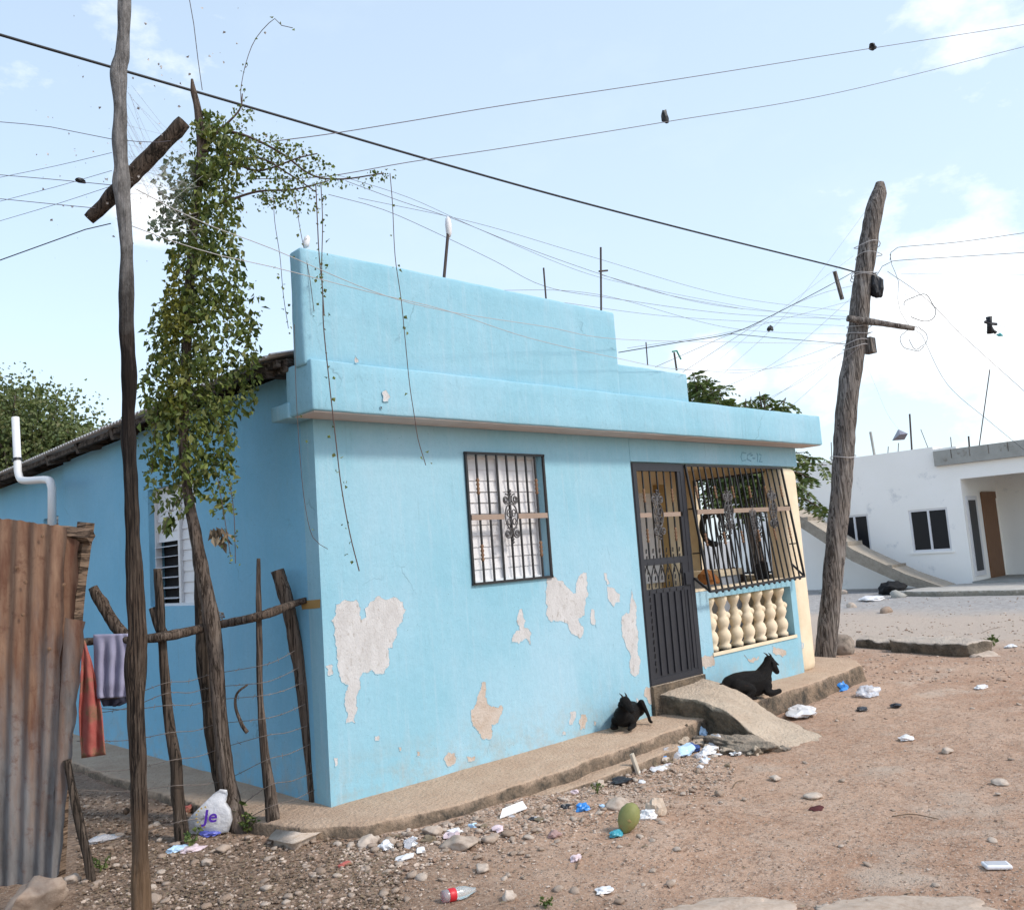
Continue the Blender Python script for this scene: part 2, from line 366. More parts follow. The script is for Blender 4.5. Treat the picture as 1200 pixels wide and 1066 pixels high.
# pale road band further off, grey gravel before the white house
dd = t.math('ADD', t.math('MULTIPLY', xyz[0], .05), t.math('MULTIPLY', t.math('SUBTRACT', t.noise(.5, 5), .5), .12))
col = t.mix(t.ramp(dd, [(.42, 0), (.52, .9)]), col, (.50, .42, .35))
gv = t.ramp(dd, [(.67, 0), (.74, 1)])
col = t.mix(gv, col, t.mix(t.ramp(t.noise(9, 8, .8), [(.35, 0), (.65, 1)]), (.29, .27, .255), (.48, .46, .44)))
vc = t.n.new('ShaderNodeTexVoronoi'); vc.inputs['Scale'].default_value = 62; t.l(t.co, vc.inputs['Vector'])
peb = t.math('MULTIPLY', t.ramp(vc.outputs['Distance'], [(.22, 1), (.34, 0)]), t.ramp(t.sep(vc.outputs['Color'])[0], [(.62, 0), (.64, 1)]))
col = t.mix(t.math('MULTIPLY', peb, .8), col, t.mix(t.sep(vc.outputs['Color'])[1], (.24, .17, .13), (.62, .54, .46)))
hh = t.math('ADD', t.math('ADD', t.math('MULTIPLY', n2, 1.2), t.math('MULTIPLY', t.noise(70, 6, .75), .35)), t.math('MULTIPLY', peb, .35))
t.bump(hh, .95, .035); M['ground'] = t.fin(col, .97, .15)

def stone_mat(name, a, b, c):
    t = NT(name); oi = t.n.new('ShaderNodeObjectInfo').outputs['Random']; ri = t.geo('Random Per Island')
    col = t.mix(t.math('FRACT', t.math('ADD', oi, ri)), a, b); col = t.mix(t.ramp(t.noise(18, 7, .7), [(.45, 0), (.7, .8)]), col, c)
    t.bump(t.noise(35, 7, .7), .5, .01); return t.fin(col, .95, .2)
M['stone'] = stone_mat('field_stone', (.32, .235, .175), (.56, .47, .39), (.24, .165, .12))
M['pebble'] = stone_mat('gravel_stone', (.24, .155, .108), (.62, .51, .42), (.20, .132, .09))
M['pebble_dark'] = stone_mat('soil_crumb', (.11, .075, .052), (.30, .225, .17), (.09, .06, .042))
M['lime'] = stone_mat('limestone', (.50, .41, .33), (.58, .49, .41), (.34, .24, .17))
M['bedrock'] = stone_mat('scraped_limestone', (.44, .345, .27), (.50, .405, .325), (.33, .235, .17))
M['boulder'] = stone_mat('lichen_boulder', (.27, .22, .18), (.34, .28, .23), (.085, .075, .06))
M['goat'] = rough_mat('black_goat_hair', (.0045, .004, .004), (.012, .0095, .008), 14, .6, 150, .9, .010, (1, 1, 3), (.034, .018, .012), 3.2, .60, .15)
M['horn'] = plain('dark_horn', (.03, .026, .023), .5, .3)
M['bagw'] = rough_mat('white_plastic_film', (.66, .65, .65), (.76, .75, .75), 8, .4, 40, .2, .003, None, (.40, .34, .29), 9, .60, .4)
M['lilac'] = rough_mat('lilac_cloth', (.26, .25, .36), (.33, .32, .43), 9, .95, 160, .3, .002)
M['darkcloth'] = plain('dark_lining', (.06, .06, .09), .95, .1)
M['red'] = rough_mat('faded_red_cloth', (.34, .075, .065), (.46, .16, .13), 7, .9, 120, .3, .002, None, (.25, .14, .085), 7, .48)
M['purple'] = plain('purple_print', (.10, .03, .36), .5, .3)
M['gold'] = plain('yellow_print', (.55, .40, .12), .5, .3)
t = NT('rusty_zinc'); xyz = t.sep(); v = t.map((5, 5, .7))
zr = t.math('ADD', t.math('MULTIPLY', xyz[2], .5), t.math('MULTIPLY', t.math('SUBTRACT', t.noise(1.6, 7, .7, v), .5), 1.7))
col = t.mix(t.ramp(t.noise(1.5, 8, .7, t.map((6, 6, 1.2))), [(.35, 0), (.65, 1)]), (.09, .083, .08), (.215, .205, .20))
rustc = t.mix(t.ramp(t.noise(2.2, 8, .7, t.map((7, 7, .9))), [(.35, 0), (.7, 1)]), (.125, .050, .026), (.31, .19, .12))
col = t.mix(t.ramp(zr, [(.24, .03), (.74, .94)]), col, rustc)
col = t.mix(t.ramp(t.noise(14, 8, .75), [(.54, 0), (.70, .75)]), col, (.10, .038, .022))
t.bump(t.noise(40, 6, .7), .3, .005); M['zinc'] = t.fin(col, .75, .3)

# ------------------------------------------------------------------ ground sheet
def axis(lo, hi, a, b, st):
    mid = list(np.arange(a, b+1e-6, st)); out = []; s = st; x = a
    while x > lo: s *= 1.35; x -= s; out.append(x)
    left = out[::-1]; out = []; s = st; x = b
    while x < hi: s *= 1.35; x += s; out.append(x)
    return np.array(left+mid+out)
gx = axis(-900, 900, -3.2, 7.5, .045); gy = axis(-900, 900, -5.2, 3.0, .045)
vv = []
for y in gy:
    for x in gx:
        h = gz(x, y)
        if -3.4 < x < 8 and -5.4 < y < 3.2:
            h += .009*mnoise.noise((x*8, y*8, 1.3)) + .006*mnoise.noise((x*17, y*17, 7.3)) - .008*abs(mnoise.noise((x*4.3, y*4.3, 3.3)))
        vv.append((x, y, h))
nx = len(gx); ff = [(j*nx+i, j*nx+i+1, (j+1)*nx+i+1, (j+1)*nx+i) for j in range(len(gy)-1) for i in range(nx-1)]
tag(mesh('ground', vv, ff, M['ground'], None, True), 'reddish dirt ground strewn with gravel and scraps', None, None, 'structure')

# ------------------------------------------------------------------ pavement (raised slab round the house)
def slab_poly(pts, z0, z1, amp=.02, step=.05, bev=.03, seed=0):
    P = [Vector((p[0], p[1], 0)) for p in pts]; ring = []
    for i, p in enumerate(P):
        q = P[(i+1) % len(P)]; n = max(1, int((q-p).length/step))
        for k in range(n):
            s = p.lerp(q, k/n); w = mnoise.noise_vector((s*4)+Vector((seed, 0, 0)))*amp + mnoise.noise_vector((s*15)+Vector((seed, 0, 0)))*amp*.4
            ring.append(s+Vector((w.x, w.y, 0)))
    c = sum(ring, Vector())/len(ring); b = MB(); n = len(ring); v = []
    lev = [(z0, -.03), (z0+(z1-z0)*.5, 0), (z1-bev*.6, .004), (z1-.004, bev)]
    for li, (z, ins) in enumerate(lev):
        for i, p in enumerate(ring):
            tn = (ring[(i+1) % n]-ring[i-1]).normalized(); nr = Vector((-tn.y, tn.x, 0))
            e = .010*mnoise.noise((p.x*9+li*3.1, p.y*9, z*20)) if li < 3 else 0
            zz = z + (.012*mnoise.noise((p.x*3, p.y*3, 2.2)) if li > 1 else 0)
            v.append(p+nr*(ins+e)+Vector((0, 0, zz)))
    f = [(l*n+i, l*n+(i+1) % n, (l+1)*n+(i+1) % n, (l+1)*n+i) for l in range(3) for i in range(n)]
    bm = bmesh.new(); vs = [bm.verts.new(p) for p in v]
    for q in f: bm.faces.new([vs[i] for i in q])
    bm.faces.new([vs[3*n+i] for i in range(n)])
    bmesh.ops.triangulate(bm, faces=[bm.faces[-1]] if False else [x for x in bm.faces if len(x.verts) > 4])
    bmesh.ops.recalc_face_normals(bm, faces=bm.faces); bm.verts.index_update()
    return [tuple(x.co) for x in bm.verts], [tuple(x.index for x in y.verts) for y in bm.faces]
outl = [(-.52, 8.2), (-.50, 3), (-.47, 1.2), (-.42, .2), (-.33, -.22), (-.08, -.50), (.5, -.645), (1.3, -.62), (2.5, -.54), (3.9, -.435), (4.8, -.42), (5.95, -.36), (6.55, -.30), (6.95, 0), (7.0, .6), (6.9, 1.6), (6.6, 8.2)]
v, f = slab_poly(outl, -.05, .18)
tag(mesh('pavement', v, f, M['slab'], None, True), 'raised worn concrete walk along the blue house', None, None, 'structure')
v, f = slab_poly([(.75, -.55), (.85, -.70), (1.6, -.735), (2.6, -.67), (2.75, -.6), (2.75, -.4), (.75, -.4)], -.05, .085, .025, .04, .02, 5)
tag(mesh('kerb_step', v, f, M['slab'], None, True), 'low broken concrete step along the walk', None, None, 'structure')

# ------------------------------------------------------------------ blue house
H = empty('blue_house', 'single storey sky blue house with peeling paint and grilled porch', 'house', (0, 0, 0))
TOPZ = 2.6
WX0, WX1, WZ0, WZ1 = 1.265, 2.08, 1.445, 2.41
wall_holes([0, 3.2], [.10, TOPZ], [(WX0, WX1, WZ0, WZ1)], lambda u, z, d: (u, d, z), .16).build('front_wall', M['blue'], H)
SY0, SY1, SZ0, SZ1 = 1.80, 2.76, 1.42, 2.42
JOG = 5.02
def sidefn(u, z, d): return (d, -u, z)
b = wall_holes([-JOG, -.16], [.10, 2.95], [(-SY1, -SY0, SZ0, SZ1)], sidefn, .16)
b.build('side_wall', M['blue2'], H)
b = wall_holes([-8.2, -JOG], [.10, 2.95], [(-5.95, -5.42, 1.95, 2.42)], lambda u, z, d: (d+.06, -u, z), .10)
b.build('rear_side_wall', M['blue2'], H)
MB().box((.0, .0, TOPZ), (.16, .16, 2.95)).build('corner_stub', M['blue'], H)
b = MB(); b.box((.16, 8.05, .1), (6.05, 8.2, 2.6)); b.box((6.0, 1.62, .1), (6.15, 8.05, 2.6)); b.build('back_wall', M['blue'], H)
# beam over gate and porch, a touch proud of the wall
v, f = rbox((3.2, -.006, 2.385), (6.14, .2, 2.6), .08, .002, .008); mesh('porch_beam', v, f, M['blue'], H)
# graffiti scrawl on the beam
def scrawl(strokes, y):
    b = MB()
    for s in strokes: b.tube([Vector((on(1, y, *p))) for p in s], .007, 5)
    return b
gs = []
for pts in ([(877,531),(870,530),(868,535),(870,540),(877,539)], [(886,531),(880,533),(879,538),(886,540)], [(889,537),(893,537)], [(885.5,534),(889,533)], [(896,531),(898,533),(897,541)], [(900,532),(904,533),(903,537),(900,541),(906,541)]):
    gs.append([(868+(x-868)*.66, 529+(y-529)*1.0) for (x, y) in pts])
scrawl(gs, -.004).build('scrawled_letters', plain('faint_scrawl', (.17, .32, .41), .9, .1), H)
# cornice, return block, parapet tiers
v, f = rbox((-.15, -.255, 2.605), (6.3, .06, 2.93), .06, .0045, .014, 4, 1); mesh('cornice', v, f, M['blue'], H, True)
v, f = rbox((-.165, .02, 2.60), (.02, .24, 2.70), .03, .004, .010, 6, 4); mesh('cornice_return', v, f, M['blue'], H, True)
mesh('cornice_soffit', [(-.13, -.235, 2.598), (6.28, -.235, 2.598), (6.28, -.006, 2.598), (-.13, -.006, 2.598), (-.13, -.235, 2.606), (6.28, -.235, 2.606), (6.28, -.006, 2.606), (-.13, -.006, 2.606)],
     [(3, 2, 1, 0), (4, 5, 6, 7), (0, 1, 5, 4), (1, 2, 6, 5), (2, 3, 7, 6), (3, 0, 4, 7)], M['soffit'], H)
xa = on(1, -.215, 351, 291).x; xb = on(1, -.215, 720, 366); xc = on(1, -.215, 806, 440).x
zt = xb.z; zl = on(1, -.215, 765, 432).z
v, f = rbox((xa, -.215, 2.90), (xb.x, -.075, zt), .055, .006, .022, 3, 7); mesh('tall_parapet', v, f, M['blue'], H, True)
v, f = rbox((xb.x-.02, -.205, 2.90), (xc, -.085, zl), .055, .005, .016, 3, 9); mesh('low_parapet', v, f, M['blue'], H, True)

# peeled paint
def jag(pts, amp, it=4):
    P = [Vector((p[0], p[1])) for p in pts]
    for k in range(it):
        Q = []
        for i, p in enumerate(P):
            q = P[(i+1) % len(P)]; d = q-p; m = (p+q)/2
            Q += [p, m+Vector((-d.y, d.x))*random.uniform(-amp, amp)]
        P = Q
    return P
def patch(pix, mat, y=0.0, name='peeled_patch', proud=.0015):
    P = [on(1, y, *p) for p in pix]; P = jag([(p.x, p.z) for p in P], .20, 4); n = len(P)
    vs, _, fs, *_r = geometry.delaunay_2d_cdt(P, [], [list(range(n))], 1, 1e-5)
    V = [(p.x, y-proud, p.y) for p in vs]; F = []
    for f in fs:
        a, b, c = [vs[i] for i in f[:3]]; F.append(list(f) if (b-a).cross(c-a) > 0 else list(f)[::-1])
    o = mesh(name, V, F, mat, H)
    if n > 60:
        Q = [Vector((p.x, y-.001, p.y)) for p in P]; MB().tube(Q+[Q[0]], [.0022+.0016*mnoise.noise(q*30) for q in Q+[Q[0]]], 4, False).build('paint_edge', M['blue'], o)
    return o
def zo(pts, s, ox, oy): return [(ox+a/s, oy+b/s) for a, b in pts]
z6 = lambda p: zo(p, 3.75, 360, 650); zl_ = lambda p: zo(p, 6.6625, 620, 640); z8 = lambda p: zo(p, 3.75, 680, 700); z4 = lambda p: zo(p, 3, 400, 850)
PL, PB = M['plaster'], M['plaster_low']
patch(z6([(125,215),(165,195),(215,195),(235,240),(238,285),(258,272),(250,235),(275,205),(320,180),(380,182),(420,205),(435,240),(420,290),(395,320),(385,370),(375,410),(355,410),(358,450),(340,520),(300,525),(285,505),(245,515),(235,560),(222,610),(222,670),(210,740),(170,740),(175,690),(165,610),(180,570),(150,560),(135,500),(130,430),(115,350),(105,290)]), PL)
patch(z6([(80,490),(115,485),(115,525),(90,530)]), PL)
patch(z6([(930,240),(945,235),(960,290),(955,320),(985,345),(982,395),(965,370),(930,390),(895,385),(905,350),(935,330),(920,295)]), PL)
patch(z6([(765,560),(780,555),(785,600),(790,640),(820,665),(855,660),(855,700),(840,735),(810,745),(805,810),(770,810),(745,770),(720,720),(720,680),(745,640),(755,600)]), PB)
patch(z6([(600,900),(620,865),(650,870),(650,915),(630,930)]), PB); patch(z6([(700,885),(740,880),(735,905),(705,910)]), PB)
patch(z6([(1155,690),(1180,685),(1165,745),(1150,745)]), PL); patch(z6([(1120,775),(1135,775),(1135,792),(1120,792)]), PL)
patch(z6([(295,795),(315,790),(318,812),(300,818)]), PL); patch(z6([(482,860),(495,862),(492,885),(482,885)]), PB); patch(z6([(402,842),(415,845),(412,862),(404,860)]), PB)
patch(z6([(118,890),(135,892),(132,925),(120,930)]), PL)
patch(zl_([(135,255),(200,235),(250,265),(290,310),(330,350),(365,365),(375,260),(400,215),(450,210),(455,300),(440,420),(430,540),(385,570),(390,590),(425,625),(415,700),(395,720),(350,690),(310,640),(295,600),(240,580),(170,590),(135,540),(130,400)]), PL)
patch(zl_([(480,490),(505,490),(520,580),(525,635),(490,610),(475,560)]), PL)
patch(zl_([(585,205),(605,205),(630,290),(610,300),(590,260)]), PL)
patch(zl_([(610,310),(665,325),(710,380),(710,430),(660,475),(625,430),(610,370)]), PL)
patch(zl_([(800,330),(810,400),(830,440),(840,560),(850,700),(850,830),(870,900),(860,970),(820,1015),(790,990),(780,900),(790,850),(760,790),(735,720),(720,640),(720,560),(745,530),(780,520),(790,430)]), PL)
patch(z8([(290,390),(330,410),(332,440),(326,470),(305,470),(280,430)]), PB); patch(z8([(245,440),(275,455),(275,480),(250,475)]), PL)
patch(z8([(530,265),(590,250),(590,300),(550,315),(530,300)]), PB); patch(z8([(720,250),(790,248),(780,275),(740,280)]), PB)
patch(z8([(845,210),(880,225),(905,235),(905,252),(870,250),(845,235)]), PB); patch(z8([(790,295),(812,292),(808,315),(792,312)]), PB); patch(z8([(970,195),(982,200),(980,222),(970,220)]), PL)
patch(z8([(0,510),(25,515),(22,575),(0,580)]), PB); patch(z8([(60,540),(72,545),(70,565),(60,562)]), PB)
zc = lambda p: zo(p, 3, 320, 230)
patch(zc([(383,690),(395,680),(412,705),(405,722),(385,720)]), PL, -.262); patch(zc([(290,560),(300,575),(300,585),(287,585)]), PL, -.262)
patch(zc([(376,738),(384,738),(383,748),(377,747)]), M['rebar'], -.262)
# ochre patch on the side wall by the rail end
p0 = [on(0, -.003, *q) for q in ((352,704),(375,702),(375,712),(354,714))]
MB().add([*p0, *[p+Vector((.002, 0, 0)) for p in p0]], [(0,1,2,3),(0,4,5,1),(1,5,6,2),(2,6,7,3),(3,7,4,0)]).build('ochre_patch', plain('ochre_paint', (.36, .22, .08), .9, .2), H)

# louvre windows
def louvre(name, fn, u0, u1, z0, z1, rows, parent, opened=(), mull=.5, mat='white'):
    """fn(u,z,d): d>0 goes into the wall"""
    fr = MB(); w = .022; mu = u0+(u1-u0)*mull
    def bx(b, ua, ub, za, zb, da, db):
        c = [fn(u, z, d) for d in (da, db) for z in (za, zb) for u in (ua, ub)]
        b.add(c, [(0,1,3,2),(4,6,7,5),(0,4,5,1),(2,3,7,6),(0,2,6,4),(1,5,7,3)])
    for (ua, ub, za, zb) in ((u0, u0+w, z0, z1), (u1-w, u1, z0, z1), (u0+w, u1-w, z0, z0+w), (u0+w, u1-w, z1-w, z1), (mu-.02, mu+.02, z0+w, z1-w)):
        bx(fr, ua, ub, za, zb, .0, .05)
    o = fr.build(name, M[mat], parent)
    bk = MB(); bx(bk, u0+.01, u1-.01, z0+.01, z1-.01, .075, .10); bk.build('dark_interior', M['dark'], o)
    for col, (ua, ub) in enumerate(((u0+w+.004, mu-.022), (mu+.022, u1-w-.004))):
        hz = (z1-z0-2*w)/rows
        for r in range(rows):
            zc_ = z0+w+hz*(r+.5); ang = R(84) if (col, r) not in opened else R(8)
            hh = hz*.56 if (col, r) not in opened else .045; ang += R(random.uniform(-3, 3))
            dz, dd = math.sin(ang)*hh, math.cos(ang)*hh; s = MB()
            q = [fn(ua, zc_-dz, .030-dd-.004), fn(ub, zc_-dz, .030-dd-.004), fn(ub, zc_+dz, .030+dd-.004), fn(ua, zc_+dz, .030+dd-.004)]
            q2 = [fn(ua, zc_-dz+.006, .030-dd+.004), fn(ub, zc_-dz+.006, .030-dd+.004), fn(ub, zc_+dz+.002, .030+dd+.004), fn(ua, zc_+dz+.002, .030+dd+.004)]
            s.add(q+q2, [(0,1,2,3),(7,6,5,4),(0,4,5,1),(1,5,6,2),(2,6,7,3),(3,7,4,0)]); s.build('louvre', M[mat], o)
    return o
louvre('front_window', lambda u, z, d: (u, .07+d, z), WX0, WX1, WZ0, WZ1, 11, H)
SMID = .5
louvre('side_window', lambda u, z, d: (.05+d, -u, z), -SY1, -SY0, SZ0, SZ1, 11, H, opened={(0, r) for r in range(6)}, mull=.52)
louvre('small_side_window', lambda u, z, d: (.10+d, -u, z), -5.95, -5.42, 1.95, 2.42, 5, H, opened={(0, r) for r in range(5)} | {(1, r) for r in range(5)})
MB().box((.0, SY0-.02, SZ0-.001), (.001, SY0-.019, SZ0)).v
# front window grille
def ornament(c, s, ax=Vector((1, 0, 0)), mat=None):
    """cast scroll panel: two C scrolls top and bottom, an oval between"""
    b = MB(); up_ = Vector((0, 0, 1)); c = Vector(c)
    P = lambda x, z: c+ax*(x*s)+up_*(z*s)
    def ring(cx, cz, rx, rz, w=.012, a0=0, a1=360, n=16, spiral=0):
        b.tube([P(cx+math.cos(R(a0+(a1-a0)*i/n))*rx*(1-spiral*i/n), cz+math.sin(R(a0+(a1-a0)*i/n))*rz*(1-spiral*i/n)) for i in range(n+1)], w*s/1.15, 5)
    for sx in (-1, 1):
        for sz in (-1, 1):
            ring(sx*.13, sz*.36, .115, .12, .020, 90 if sx*sz > 0 else 90, 90+sx*430, 18, .6)
            ring(sx*.13, sz*.36, .04, .05, .022, 0, 360, 8)
        ring(sx*.02, 0, .16, .26, .018, -100 if sx > 0 else 80, 100 if sx > 0 else 280, 14)
        ring(sx*.075, .06, .06, .10, .016, 0, 380, 12, .5); ring(sx*.075, -.12, .055, .09, .016, 0, 380, 12, .5)
    b.tube([P(0, -.56), P(0, .56)], .016*s/.9, 6)
    for zz in (-.55, -.48, .48, .55, 0): b.lathe([(.001, -.03*s), (.035*s, -.01*s), (.035*s, .01*s), (.001, .03*s)], P(0, zz), 8)
    return b
def knuckle(p, t, r, h, parent):
    L_ = []
    for k in range(4): L_ += [(r*.55, (k-2)*h*.42), (r, (k-1.5)*h*.42)]
    MB().lathe(L_+[(r*.55, 2*h*.42)], Vector(p), 8, t).build('knuckle', M['rust'], parent, True)
YG = -.012
g = MB()
for (a, q) in (((WX0-.012, YG, WZ0), (WX1+.012, YG, WZ0)), ((WX0-.012, YG, WZ1), (WX1+.012, YG, WZ1)), ((WX0, YG, WZ0), (WX0, YG, WZ1)), ((WX1, YG, WZ0), (WX1, YG, WZ1))): g.bar(a, q, .018)
G1 = g.build('window_grille', M['iron'], H)
wz = on(1, YG, 600, 605).z
for k in range(1, 8):
    x = WX0+(WX1-.06-WX0)*k/7.35
    bb = MB().bar((x, YG, WZ0), (x, YG, WZ1), .013); bb.build('bar', M['iron'], G1)
    if k in (1, 7):
        for zz in (WZ0+.74*(WZ1-WZ0), WZ0+.23*(WZ1-WZ0)): knuckle((x, YG, zz), (0, 0, 1), .015, .075, G1)
cx = WX0+(WX1-.06-WX0)*4/7.35
MB().box((WX0+.01, YG-.016, wz-.02), (cx-.075, YG-.008, wz+.02)).build('band', M['tan'], G1)
MB().box((cx+.075, YG-.016, wz-.02), (WX1-.01, YG-.008, wz+.02)).build('band', M['tan'], G1)
ornament((cx, YG-.014, wz+.0), .36).build('scroll_ornament', M['cast'], G1, True)

# gate
GX0, GX1, GZ0, GZ1 = 3.215, 3.97, .425, 2.375; y = -.010
g = MB()
g.box((GX0, y, GZ0), (GX0+.05, y+.04, GZ1)); g.box((GX1-.05, y, GZ0), (GX1, y+.04, GZ1)); g.box((GX0+.05, y, GZ1-.07), (GX1-.05, y+.04, GZ1)); g.box((GX0+.05, y, GZ0), (GX1-.05, y+.04, GZ0+.05))
g.box((GX0-.014, y+.006, GZ0-.01), (GX0, y+.05, GZ1)); g.box((GX1, y+.006, GZ0-.01), (GX1+.025, y+.05, GZ1))
g.box((GX0+.05, y+.002, 1.455), (GX1-.05, y+.036, 1.515)); g.box((GX1-.145, y+.004, GZ0+.05), (GX1-.05, y+.03, 1.455)); g.box((GX1-.095, y+.004, 1.515), (GX1-.05, y+.03, GZ1-.07))
GT = g.build('porch_gate', M['gate'], H)
p = MB(); p.box((GX0+.05, y+.008, GZ0+.05), (GX1-.145, y+.020, 1.215)); p.build('lower_panel', M['gate'], GT)
px0, px1 = GX0+.05, GX1-.095; nb = 6
for k in range(nb+1):
    x = px0+.02+(px1-px0-.02)*k/nb
    if 0 < k <= nb: MB().box((x-.014, y-.006, GZ0+.07), (x+.014, y+.007, 1.205)).build('rib', M['gate'], GT)
    b = MB()
    for i in range(18):
        zz = GZ0+.10+i*.061
        b.bar((x+.020, y+.004, zz), (x+.028, y+.004, zz+.04), .008)
    if k < nb: b.build('twisted_rod', M['iron'], GT)
MB().box((px0, y+.005, 1.205), (GX1-.1, y+.03, 1.245)).build('mid_rail', M['gate'], GT)
for k in range(1, 6):
    x = px0+(px1-px0)*k/5.8
    MB().bar((x, y+.02, 1.515), (x, y+.02, GZ1-.07), .012).build('bar', M['iron'], GT)
    if k in (1, 5):
        for zz in (2.08, 1.72): knuckle((x, y+.02, zz), (0, 0, 1), .014, .075, GT)
for k in range(6):
    xa_ = px0+(px1-px0)*(k-.1)/5.8; b = MB(); w_ = (px1-px0)/5.8
    for sx in (0, 1):
        pts = [(xa_+(w_ if sx else 0)*1.0, 1.245), (xa_+w_*(.9 if sx else .1), 1.33), (xa_+w_*.5, 1.40)]
        c0 = Vector((xa_ + w_*sx, y+.015, 1.245)); c1 = Vector((xa_+w_*(.5+(.42 if sx else -.42)), y+.015, 1.35)); c2 = Vector((xa_+w_*.5, y+.015, 1.455))
        b.tube(dens([c0, c1, c2], .02), .006, 5)
    b.build('arch_scroll', M['iron'], GT, True)
bz = on(1, y, 770, 603).z
MB().box((px0, y+.004, bz-.02), (px0+.17, y+.012, bz+.02)).build('band', M['tan'], GT); MB().box((px0+.35, y+.004, bz-.02), (px1+.03, y+.012, bz+.02)).build('band', M['tan'], GT)
ornament((px0+.265, y+.002, bz), .40).build('scroll_ornament', M['cast'], GT, True)
MB().box((GX1-.13, y-.012, 1.25), (GX1-.06, y+.004, 1.36)).build('lock_box', M['gate'], GT)

# porch: column, low wall, balusters, inside walls
v, f = rbox((5.80, -.004, .16), (6.14, .27, 2.386), .06, .004, .09, 3, 3); mesh('porch_column', v, f, M['cream'], H, True)
LW0, LW1 = 3.995, 5.83
b = wall_holes([LW0, LW1], [.10, 1.165], [(4.20, 5.72, .585, 1.095)], lambda u, z, d: (u, d, z), .16); b.build('porch_low_wall', M['blue'], H)
MB().box((LW0, .006, 1.168), (LW1, .17, 1.185)).build('low_wall_cap', M['cream'], H)
MB().box((4.18, -.012, .553), (5.74, .10, .585)).build('balustrade_sill', M['cream'], H)
prof = [(.060, 0), (.060, .035), (.045, .05), (.062, .085), (.070, .125), (.058, .165), (.040, .19), (.052, .215), (.066, .255), (.060, .29), (.040, .315), (.052, .345), (.036, .365), (.030, .40), (.050, .44), (.062, .47), (.062, .51)]
for k in range(7):
    x = 4.20+(5.72-4.20)*(k+.42)/7.0
    MB().lathe(prof, (x, .075, .585), 14).build('baluster', M['cream'], H, True)
    kb = MB().lathe([(.001, -.05), (.034, -.02), (.040, 0), (.034, .02), (.001, .05)], (x+.052, .06, .585+.315), 10, (1, 0, .55)); kb.build('baluster_curl', M['cream'], H.children[-1] if False else H, True)
wall_holes([3.2, 6.05], [.2, 2.5], [], lambda u, z, d: (u, 1.5+d, z), .12).build('porch_back_wall', M['cream_in'], H)
wall_holes([.27, 1.62], [.1, 2.6], [(.29, 1.33, 1.21, 2.385)], lambda u, z, d: (6.05+d, u, z), .09).build('porch_end_wall', M['cream'], H)
wall_holes([.16, 1.5], [.1, 2.6], [], lambda u, z, d: (3.2-d, u, z), .12).build('porch_inner_wall', M['cream_in'], H)
MB().box((3.2, .2, 2.5), (6.05, 1.5, 2.58)).build('porch_ceiling', M['cream_in'], H)
MB().box((3.2, .16, .2), (6.05, 1.5, .30)).build('porch_floor', M['cream_in'], H)
MB().box((3.205, -.035, .12), (3.985, .16, .42)).build('gate_sill', M['ramp'], H)
MB().box((5.99, .30, 1.17), (6.20, 1.32, 1.215)).build('end_wall_sill', M['cream'], H)
louvre('porch_window', lambda u, z, d: (u, 1.44+d, z), 4.75, 5.44, 1.2, 2.24, 11, H)
MB().box((5.46, 1.44, .3), (5.60, 1.5, 2.34)).build('ochre_door_jamb', plain('ochre_jamb', (.40, .27, .12), .8, .2), H)
# end opening grille
ge = MB()
for zz in (1.24, 2.37): ge.bar((6.03, .30, zz), (6.03, 1.32, zz), .02)
GE = ge.build('end_grille', M['iron'], H)
for k in range(17): MB().bar((6.03, .32+.0625*k, 1.24), (6.03, .32+.0625*k, 2.37), .014).build('bar', M['iron'], GE)
kz = 1.80
for yy in (.5, .95): ornament((6.01, yy, kz), .36, Vector((0, 1, 0))).build('scroll_ornament', M['cast'], GE, True)
# slanted porch grille
T0, T1 = Vector((4.005, -.012, 2.365)), Vector((5.775, -.012, 2.365)); B0, B1 = Vector((4.01, -.155, 1.17)), Vector((5.80, -.135, 1.19))
g = MB(); g.bar(T0, T1, .02); g.bar(B0, B1, .022); g.bar(T0, B0, .02); g.bar(T1, B1, .02)
g.bar(B0, Vector((3.99, -.005, 1.30)), .018); g.bar(B1, Vector((5.79, -.005, 1.33)), .018)
for e in (0, 1):
    A = (T0, T1)[e]; B = (B0, B1)[e]
    for tt in (.35, .7): q = A.lerp(B, tt); g.bar(q, Vector((q.x, -.004, q.z)), .012)
GP = g.build('porch_grille', M['iron'], H)
nb = 17
for k in range(1, nb):
    a = T0.lerp(T1, k/nb); q = B0.lerp(B1, k/nb)
    b = MB().bar(a, q, .014); b.tube([q+Vector((0, -.012, -.012)), q+Vector((0, .0, -.022)), q+Vector((0, .01, -.008))], .010, 5); b.build('bar', M['iron'], GP)
    if k in (1, 4, 7, 10, 13, 16):
        d = (q-a).normalized()
        for tt in (.22, .60): knuckle(a.lerp(q, tt), d, .014, .075, GP)
f1 = .378; L = T0.lerp(B0, f1)+Vector((0, -.012, 0)); Rr = T1.lerp(B1, f1)+Vector((0, -.012, 0))
for (s0, s1) in ((.02, .27), (.37, .74), (.84, .99)):
    a = L.lerp(Rr, s0); q = L.lerp(Rr, s1); MB().add([a+Vector((0, 0, -.022)), q+Vector((0, 0, -.022)), q+Vector((0, -.004, .022)), a+Vector((0, -.004, .022)), a+Vector((0, .008, -.022)), q+Vector((0, .008, -.022)), q+Vector((0, .006, .022)), a+Vector((0, .006, .022))],
        [(0,1,2,3),(7,6,5,4),(0,4,5,1),(1,5,6,2),(2,6,7,3),(3,7,4,0)]).build('band', M['tan'], GP)
for s0 in (.32, .79): ornament(L.lerp(Rr, s0), .40).build('scroll_ornament', M['cast'], GP, True)
ornament(L.lerp(Rr, .56)+Vector((0, 0, -.13)), .30).build('scroll_ornament', M['cast'], GP, True)

